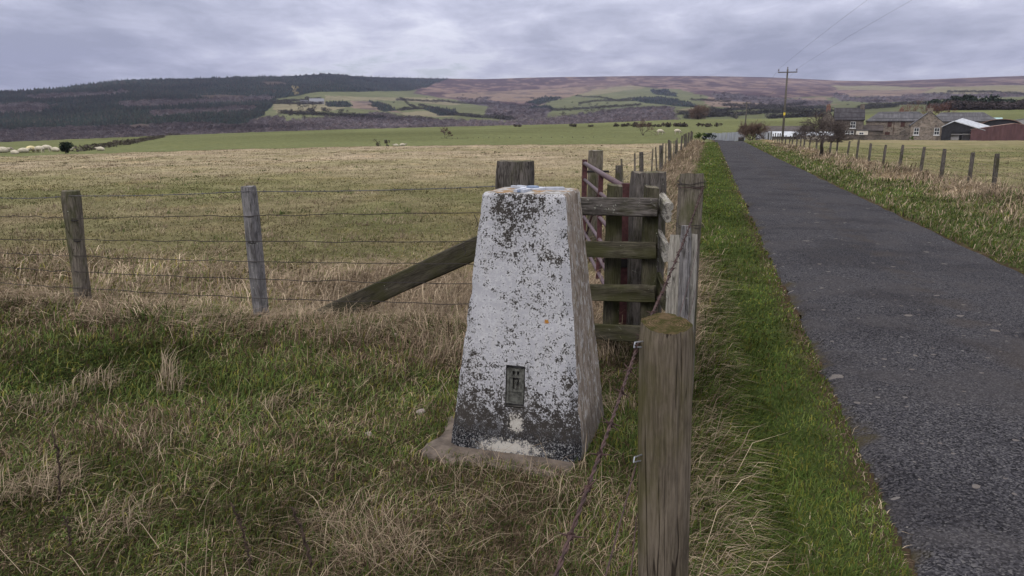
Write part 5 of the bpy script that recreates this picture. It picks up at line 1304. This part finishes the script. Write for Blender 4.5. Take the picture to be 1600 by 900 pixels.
# far farmstead, yellow larch and lone pines on the hill
p = Vector((*hill_from_pix(495, 159), 0)); p.z = gz(p.x, p.y)
t = thing('hill_farm', 'tiny grey farmstead among trees on the hillside pasture', 'farmhouse', p, -math.atan2(p.x, p.y)); gable_block(t, 26, 5, 10, 9, 'x', 'concrete_wall', 'tin_dark'); gable_block(t, 14, 4, 7, 8, 'x', 'concrete_wall', 'slate_grey', x=-22)
for dx_ in (-8, -2, 5): window(t, dx_, 2.8, 1.4, 1.8)
for i, (px, py, h, w, m, lab) in enumerate(((463, 150, 22, 13, 'larch_yellow', 'pale yellow larch standing out from the dark forest'), (480, 156, 12, 9, 'hedge_twig', 'round dark tree above the hill farmstead'), (486, 157, 11, 8, 'hedge_twig', 'dark tree touching the hill farmstead roof'), (488, 184, 12, 9, 'hedge_twig', 'rounded grey tree on the lower hill pasture'), (455, 183, 10, 8, 'hedge_twig', 'small grey tree beside the rounded one on the lower hill pasture'))):
    p = Vector((*hill_from_pix(px, py), 0)); p.z = gz(p.x, p.y); leafy('larch_tree' if i == 0 else 'hill_tree', lab, 'tree', p, h, w, m, 400 + i, .3, 260, .1, .12)

# ------------------------------------------------------------------ small things in the turf
def stalk(px, py, pt, Y, label, seed, r=.0045):
    b, tp = at(px[0], py, Y), at(px[1], pt, Y); b.z = gz(b.x, b.y) - .02; rnd = random.Random(seed); P_, rad = [], []
    for i in range(19):
        f = i / 18; P_.append(b.lerp(tp, f) + Vector((rnd.gauss(0, .0025), rnd.gauss(0, .0025), 0)) + Vector((.014 * math.sin(f * 3), 0, 0))); rad.append(r * (1.1 - .4 * f) * rnd.uniform(.75, 1.3))
    m = MB(); m.tube(P_, rad, 7)
    for i in range(5, 18):
        for q in range(2):
            p = P_[i].lerp(P_[i - 1], rnd.random()); a = rnd.random() * 6.28; d = Vector((math.cos(a), math.sin(a), .8)) * rnd.uniform(.005, .013); m.tube([p, p + d], [.0022, .003], 5)
    tag(m.build('dock_stalk', 'dead_stalk'), label, 'stalk')
stalk((92, 82), 790, 672, 2.85, 'dark dead dock stalk standing upright in the turf on its own', 1)
stalk((394, 360), 905, 786, 2.36, 'leaning dead stalk, shorter of the close pair', 2, .004)
stalk((488, 455), 905, 792, 2.36, 'thick dead stalk of the close pair, split at its foot', 3, .005)
stalk((108, 98), 870, 806, 2.5, 'thin short dead stem below the dark dock stalk', 4, .003)
def stone(px, py, s, label, seed, sq=(1, .8, .55)):
    bm = bmesh.new(); bmesh.ops.create_icosphere(bm, subdivisions=3, radius=s)
    for v in bm.verts:
        n_ = 1 + .25 * mnoise.noise(v.co / s * 1.1 + Vector((seed, 0, 0))) + .08 * mnoise.noise(v.co / s * 4); v.co = Vector((v.co.x * sq[0], v.co.y * sq[1], v.co.z * sq[2])) * n_
    me = bpy.data.meshes.new('stone'); bm.to_mesh(me); bm.free(); smooth(me); p = hit(px, py); o = link('stone', me, 'stone_pebble'); o.location = p + Vector((0, 0, s * .35)); o.rotation_euler = (0, 0, seed); tag(o, label, 'stone')
stone(658, 654, .028, 'rounded pinkish grey stone beside the pillar', 1); stone(576, 684, .022, 'tan stone lying in the turf apart from the pillar', 2)
stone(618, 530, .03, 'greyish stone half sunk in grass near the strut foot', 3)
# ------------------------------------------------------------------ grass: real blades
def blades(x, y, L, W, ang, lean, C, bend=1.0):
    """curved three-point blades; returns vertices, quads, triangles, colours"""
    n = len(x); z = terrain(x, y) - .006
    dx, dy = np.cos(ang), np.sin(ang); wx_, wy_ = -dy * W / 2, dx * W / 2
    a0 = lean * np.where(lean > 1.15, .82, .55); a1 = np.clip(lean + .55 * bend, 0, 1.62)
    l0, l1 = L * .5, L * .5
    x1, y1, z1 = x + dx * l0 * np.sin(a0), y + dy * l0 * np.sin(a0), z + l0 * np.cos(a0)
    x2, y2, z2 = x1 + dx * l1 * np.sin(a1), y1 + dy * l1 * np.sin(a1), z1 + l1 * np.cos(a1)
    z2 = np.maximum(z2, z + .004)
    V = np.stack([np.stack([x - wx_, y - wy_, z], 1), np.stack([x + wx_, y + wy_, z], 1), np.stack([x1 + wx_ * .85, y1 + wy_ * .85, z1], 1), np.stack([x1 - wx_ * .85, y1 - wy_ * .85, z1], 1), np.stack([x2, y2, z2], 1)], 1)
    k = np.arange(n)[:, None] * 5
    return V.reshape(-1, 3), k + np.array([[0, 1, 2, 3]]), k + np.array([[3, 2, 4]]), np.repeat(C, 5, 0)
def grass_mat(g, b):
    c = g.attr('Col'); bs = g.n('ShaderNodeBsdfDiffuse'); tr = g.n('ShaderNodeBsdfTranslucent'); g.set(bs.inputs[0], c); g.set(tr.inputs[0], c)
    m = g.n('ShaderNodeMixShader'); m.inputs[0].default_value = .25; g.set(m.inputs[1], bs.outputs[0]); g.set(m.inputs[2], tr.outputs[0])
    out = [n for n in g.nt.nodes if n.type == 'OUTPUT_MATERIAL'][0]; g.nt.links.new(m.outputs[0], out.inputs[0])
material('grass_blade', grass_mat)
def blocked(x, y):
    c, s = math.cos(-PRZ), math.sin(-PRZ); u = (x - PX) * c - (y - PY) * s; v = (x - PX) * s + (y - PY) * c
    b = (np.abs(u + .06) < .35) & (np.abs(v + .065) < .335)
    o, t = road_frame(x, y); wob = (fbm(x, y, 2.2, 3) - .5) * .16
    b |= (o > .80 + wob) & (o < 3.38 + wob)
    return b
NB = 680000
u = rng.random(NB); r = np.exp(np.log(1.9) + u * (np.log(72) - np.log(1.9))); az = np.radians(rng.uniform(-42, 42, NB))
gx, gy = r * np.sin(az), r * np.cos(az)
# extra density in the strip of turf in front and on the mown verge
zn = zone(gx, gy); ok = (zn != 7) & ~((zn == 6) & (r > 66)) & ~blocked(gx, gy)
gx, gy, zn, r = gx[ok], gy[ok], zn[ok], r[ok]; n = len(gx)
d = dryness(gx, gy, zn); o_, t_ = road_frame(gx, gy); c_ = cross_c(gx, gy)
dry = rng.random(n) < d ** 1.0 * np.where(zn == 0, .72, .95)
dead = rng.random(n) < np.where(zn == 0, .16, .05)  # dead brown blades; the extra share by the pillar paints in shaded gaps
patch = fbm(gx, gy, 1.7, 61, 3)
size = np.where(dry, rng.gamma(3.2, .026, n) + .03, rng.gamma(4, .0095, n) + .018)
long_ = np.zeros(n)
long_ += 1.2 * np.exp(-((c_ + .3) / .5) ** 2) * (zn == 0) + 1.0 * np.exp(-((o_ - .12) / .22) ** 2) * (zn == 2) * (t_ < 9) + (zn == 3) * 1.6 + np.exp(-((c_ - 1.2) / 1.0) ** 2) * (zn == 1) * (d > .5) * .8
long_ += (zn == 4) * np.clip((o_ - 4.7) / 1, 0, 1) * 1.3 * (patch > .42)
size = size * (1 + long_ * .85) * (.65 + .7 * patch)
size = np.where(zn == 2, np.where(o_ > .25, size * np.where(dry, .34, .64), size * .8), size)
size = np.where(zn == 0, size * np.where(dry, .46, .8), size)
far = np.clip(r / 5, 1, 14) ** .55
W_ = np.where(dry, .0025, .0036) * rng.uniform(.7, 1.4, n) * np.clip(r / 2.6, 1, None) ** .82
size = size * far ** .35
fz = ((zn == 1) & (c_ > 2.2)) | (zn == 5) | (zn == 6)
size = np.where(fz, np.minimum(size * .62, .075), size)
ang = rng.normal(.25, 1.15, n) + (fbm(gx, gy, .9, 81) - .5) * 5
ang = np.where((zn == 2) & (o_ < .4) & (t_ < 9), rng.normal(-.5, .7, n), ang); ang = np.where(zn == 3, rng.normal(-.4, 1.0, n), ang)
lean = np.clip(rng.normal(.75, .38, n), .02, 1.45); lean = np.where(dry, np.clip(rng.normal(1.05, .34, n) + long_ * .2, .1, 1.52), lean)
gi = rng.integers(0, 3, n); C = np.where(dry[:, None], STRAW[gi], GREEN[gi])
hue = fbm(gx, gy, .6, 91, 3)[:, None]
C = C * rng.uniform(.55, 1.4, (n, 1)) * (.6 + .8 * hue) * (.45 + 1.1 * fbm(gx, gy, 5.5, 97, 2))[:, None]
C = np.where((~dry & (rng.random(n) < .25))[:, None], C * np.array((1.5, 1.15, .9)), C)
C = np.where(dead[:, None], np.array((.06, .042, .03)) * rng.uniform(.6, 1.4, (n, 1)), C)
C = np.where((((zn == 1) | (zn == 5)) & ~dry)[:, None], C * np.array((1.7, 1.4, 1.45)), C)
C = np.where((((zn == 1) | (zn == 5)) & dry)[:, None], C * 1.0, C)
gc = ground_colour(gx, gy); kf = (np.clip((r - 6) / 6, 0, 1) * .72 * fz)[:, None]; C = C * (1 - kf) + gc * rng.uniform(.85, 1.35, (n, 1)) * kf
lean = np.where(fz, np.clip(lean + .25, 0, 1.5), lean)
C = np.where((zn == 0)[:, None], C * np.where(dry, .86, 1.0)[:, None] * np.array((1.07, 1.02, 1.0)), C)
C = np.where(((zn == 2) & ~dry)[:, None], C * np.array((1.0, 1.0, .84)), C)
C = np.where((zn == 0)[:, None] & dry[:, None], C * .86, C)
def emit(mask, name, label):
    V, Q, T, K = blades(gx[mask], gy[mask], size[mask], W_[mask], ang[mask], lean[mask], C[mask])
    ob = link(name, np_mesh(name, V, Q, K, T), 'grass_blade'); return tag(ob, label, 'grass', kind='stuff')
emit(zn == 0, 'turf_grass', 'matted green and straw coloured grass round the pillar')
emit(zn == 1, 'pasture_grass', 'pale grazed grass of the pasture beyond the cross fence')
emit(zn == 2, 'verge_grass', 'short green grass of the verge beside the lane')
emit((zn == 3), 'bank_grass', 'tall dry grass on the bank along the roadside fence')
emit((zn == 4) | (zn == 5) | (zn == 6), 'paddock_grass', 'green and dry tussocky grass between the lane and the farm')

# tussocks and long dead stems lying about
TX = []
def tuft(cx, cy, n, rad, L, lean0, ang0=None, spread=.9, pale=1.0, Ls=.25):
    for _ in range(n):
        a = random.random() * 6.283; q = rad * random.random() ** .6; x, y = cx + q * math.cos(a), cy + q * math.sin(a)
        TX.append((x, y, L * max(.3, random.gauss(1, Ls)), random.gauss(ang0, spread) if ang0 is not None else a + random.gauss(0, .5), min(1.5, max(.02, random.gauss(lean0, .28))), pale * random.uniform(.6, 1.25)))
def at_px(px, py): v = hit(px, py); return v.x, v.y
for px, py, n_, rad, L, ln, a0, sp in ((268, 612, 60, .10, .18, .45, .6, 1.2), (262, 600, 30, .05, .24, .3, 1.2, .8), (60, 775, 260, .17, .17, 1.1, .4, 1.2), (150, 605, 120, .16, .16, .8, .3, 1.4), (590, 880, 110, .15, .18, 1.35, 2.6, .7), (620, 870, 80, .12, .17, 1.4, .4, .9), (540, 840, 120, .14, .2, 1.3, 2.2, 1.0), (700, 800, 80, .2, .17, 1.2, -.6, .8),
                                      (60, 640, 140, .2, .13, .9, .3, 1.4), (430, 640, 120, .2, .16, 1.1, .2, 1.0), (800, 760, 120, .25, .16, 1.1, .5, 1.4), (900, 800, 90, .18, .14, 1.1, .6, 1.4), (250, 700, 100, .2, .12, 1.0, .3, 1.5), (180, 830, 140, .15, .14, 1.0, .4, 1.5), (960, 640, 110, .16, .15, 1.0, 2.6, .9), (955, 560, 160, .15, .25, .9, 2.5, .8), (700, 560, 240, .28, .22, .9, .3, 1.2), (560, 535, 240, .3, .24, 1.0, .3, 1.2)):
    x, y = at_px(px, py); tuft(x, y, n_, rad, L, ln, a0, sp)
for i in range(62):                                                        # along the cross fence
    x = -5.4 + i * .088; y = 5.2 - (x - .05) * .272 - random.uniform(-.1, .45); tuft(x, y, 85, .2, .24, 1.38, random.choice((.15, .4, 2.7, .2)), .55, random.uniform(1.0, 1.45))
for i in range(26):                                                        # rough grass at the foot of the near stakes
    x, y = from_road(random.uniform(-.05, .2), 1.9 + i * .2); tuft(x, y, 14, .13, .14, 1.2, random.gauss(-.55, .3), .5, random.uniform(.7, 1.0)); tuft(x, y, 60, .13, .12, 1.15, random.gauss(-.55, .3), .5, -random.uniform(.8, 1.2))
for i in range(60):                                                        # matted drifts in the pasture near the fence
    x, y = random.uniform(-3.6, .9), random.uniform(.6, 2.6); y = y + 5.3 - x * .27; tuft(x, y, 70, .3, .18, 1.38, random.choice((.2, 2.9, .5)), .5, random.uniform(.9, 1.35))
for i in range(170):                                                       # dry drift below the paddock stakes
    o, t = random.uniform(5.3, 6.7), random.uniform(8, 70); x, y = from_road(o, t)
    if vnoise(np.array([x]), np.array([y]), .45, 9)[0] > .35: tuft(x, y, 55, .35, .24, 1.25, random.gauss(-.6, .4), .5, random.uniform(.7, 1.0))
for i in range(110):                                                       # bank beyond the gate
    x, y = from_road(random.uniform(-1.5, -.55), random.uniform(8.5, 62)); tuft(x, y, 60, .3, .38, 1.0, random.gauss(-.3, .5), .5, random.uniform(.8, 1.1))
for i in range(1500):                                                      # tussocks over the grazed pasture and paddock
    r0 = math.exp(random.uniform(math.log(8), math.log(54))); a0 = math.radians(random.uniform(-41, 41)); x, y = r0 * math.sin(a0), r0 * math.cos(a0)
    o, t = road_frame(x, y)
    if (-1.5 < o < 7.0): continue
    if vnoise(np.array([x]), np.array([y]), .22, 13)[0] < .38: continue
    tuft(x, y, 22, random.uniform(.1, .3), random.uniform(.09, .17), 1.15, random.gauss(.2, .8), .8, random.choice((1, 1, 1, -1)) * random.uniform(.6, 1.0))
TXa = np.array(TX); keep = ~blocked(TXa[:, 0], TXa[:, 1]); TXa = TXa[keep]; m_ = len(TXa); rt_ = np.hypot(TXa[:, 0], TXa[:, 1])
Cc = np.where(TXa[:, 5:6] < 0, GREEN[rng.integers(0, 3, m_)], STRAW[rng.integers(0, 3, m_)]) * np.abs(TXa[:, 5:6])
V, Q, T, K = blades(TXa[:, 0], TXa[:, 1], TXa[:, 2], .0022 * np.clip(rt_ / 2.6, 1, None) ** .8 * rng.uniform(.7, 1.3, m_), TXa[:, 3], TXa[:, 4], Cc, 1.2)
tag(link('dry_grass', np_mesh('dry_grass', V, Q, K, T), 'grass_blade'), 'matted tussocks of bleached dead grass along the fences and in the turf', 'dry grass', kind='stuff')
# loose dead stems
x_, y_ = [], []
rr_ = rng.uniform(1.9, 7, 1100); aa = np.radians(rng.uniform(-40, 10, 1100)); sx_, sy_ = rr_ * np.sin(aa), rr_ * np.cos(aa); kz = (zone(sx_, sy_) != 7) & ~blocked(sx_, sy_); sx_, sy_ = sx_[kz], sy_[kz]; q = len(sx_)
V, Q, T, K = blades(sx_, sy_, rng.uniform(.10, .32, q), rng.uniform(.0016, .003, q), rng.random(q) * 6.283, rng.uniform(1.15, 1.5, q), np.array([(.30, .24, .17)]) * rng.uniform(.4, 1.15, (q, 1)), .3)
V[:, 2] += .03
tag(link('straw_litter', np_mesh('straw_litter', V, Q, K, T), 'grass_blade'), 'loose bleached grass stems lying across the turf', 'straw', kind='stuff')

# ------------------------------------------------------------------ air
hb = MB(); hb.box(-5200, 5200, -5200, 5200, -420, 460)
haze = hb.build('haze', []) if False else link('haze', hb.mesh('haze'), [])
hm = bpy.data.materials.new('haze'); hm.use_nodes = True; nt = hm.node_tree; nt.nodes.clear()
vo = nt.nodes.new('ShaderNodeVolumePrincipled'); ou = nt.nodes.new('ShaderNodeOutputMaterial'); nt.links.new(vo.outputs[0], ou.inputs['Volume'])
vo.inputs['Color'].default_value = (.62, .66, .95, 1); vo.inputs['Density'].default_value = 6.5e-5; vo.inputs['Anisotropy'].default_value = .2
haze.data.materials.append(hm); tag(haze, 'thin bluish winter air over the valley', 'haze', kind='stuff')

# ------------------------------------------------------------------ sky, sun, camera
w = bpy.data.worlds.new('World'); scene.world = w; w.use_nodes = True; nt = w.node_tree; g = G(nt); bg = nt.nodes['Background']
SUN_EL, SUN_AZ = R(42), R(205)                                                # behind the camera, over its left shoulder
sky = g.n('ShaderNodeTexSky', sky_type='NISHITA'); sky.sun_disc = False; sky.sun_elevation = SUN_EL; sky.sun_rotation = SUN_AZ; sky.altitude = 150; sky.air_density = 1; sky.dust_density = 1.5
v = g.n('ShaderNodeTexCoord').outputs['Generated']; X = g.xyz(v); z = g.math('MAXIMUM', X[2], 0.0)
den = g.math('ADD', z, .15)
cv = g.n('ShaderNodeCombineXYZ'); g.set(cv.inputs[0], g.math('DIVIDE', X[0], den)); g.set(cv.inputs[1], g.math('DIVIDE', X[1], den)); P = cv.outputs[0]
big = g.noise(g.map(P, (.62, .62, 1), (3.1, 1.2, 0)), .9, 9, .56, .15); sm_ = g.noise(g.map(P, (1.5, 1.15, 1), (8.3, 4.2, 0)), 2.3, 8, .62, .3)
dens = g.math('ADD', g.math('MULTIPLY', big, .72), g.math('MULTIPLY', sm_, .28))
cloud = g.ramp(dens, [(.38, (8.6, 8.8, 9.9)), (.45, (6.3, 6.5, 7.9)), (.52, (4.7, 4.95, 6.2)), (.60, (3.5, 3.75, 4.85))])
cover = g.step(g.math('ADD', dens, g.math('MULTIPLY', z, .35)), .30, .42)
cover = g.math('MAXIMUM', cover, .55)
c = g.mix(cover, g.mix(1, sky.outputs[0], (.9, .9, .9), 'MULTIPLY'), cloud)
grad = g.math('MULTIPLY_ADD', z, 3.0, .55)                                    # an overcast sky is brighter overhead
gm = g.n('ShaderNodeVectorMath', operation='SCALE'); c = g.mix(g.step(z, .2, .8), c, g.mix(1, c, (1.12, 1.05, .86), 'MULTIPLY')); g.set(gm.inputs[0], c); g.set(gm.inputs['Scale'], grad)
g.set(bg.inputs['Color'], gm.outputs[0]); bg.inputs['Strength'].default_value = .1
sl = bpy.data.lights.new('sun', 'SUN'); sl.energy = 1.3; sl.angle = R(25); sl.color = (1, .95, .88)
so = bpy.data.objects.new('sun', sl); COL.objects.link(so); so.location = (0, 0, 60)
dirv = Vector((math.sin(SUN_AZ) * math.cos(SUN_EL), math.cos(SUN_AZ) * math.cos(SUN_EL), math.sin(SUN_EL)))
so.rotation_euler = dirv.to_track_quat('Z', 'Y').to_euler()
cam = bpy.data.cameras.new('camera'); cam.sensor_width = 36; cam.lens = 36 * F / 1600; cam.clip_start = .05; cam.clip_end = 30000
co = bpy.data.objects.new('camera', cam); COL.objects.link(co); co.location = (0, 0, H); co.rotation_euler = (math.pi / 2 - PITCH, 0, 0); scene.camera = co
scene.view_settings.view_transform = 'Standard'; scene.view_settings.look = 'None'; scene.view_settings.gamma = 1; scene.view_settings.exposure = .08
scene.view_settings.use_curve_mapping = False
scene.render.resolution_x, scene.render.resolution_y = 1024, 576
scene.cycles.max_bounces = 5; scene.cycles.diffuse_bounces = 3; scene.cycles.volume_bounces = 0; scene.cycles.use_denoising = True
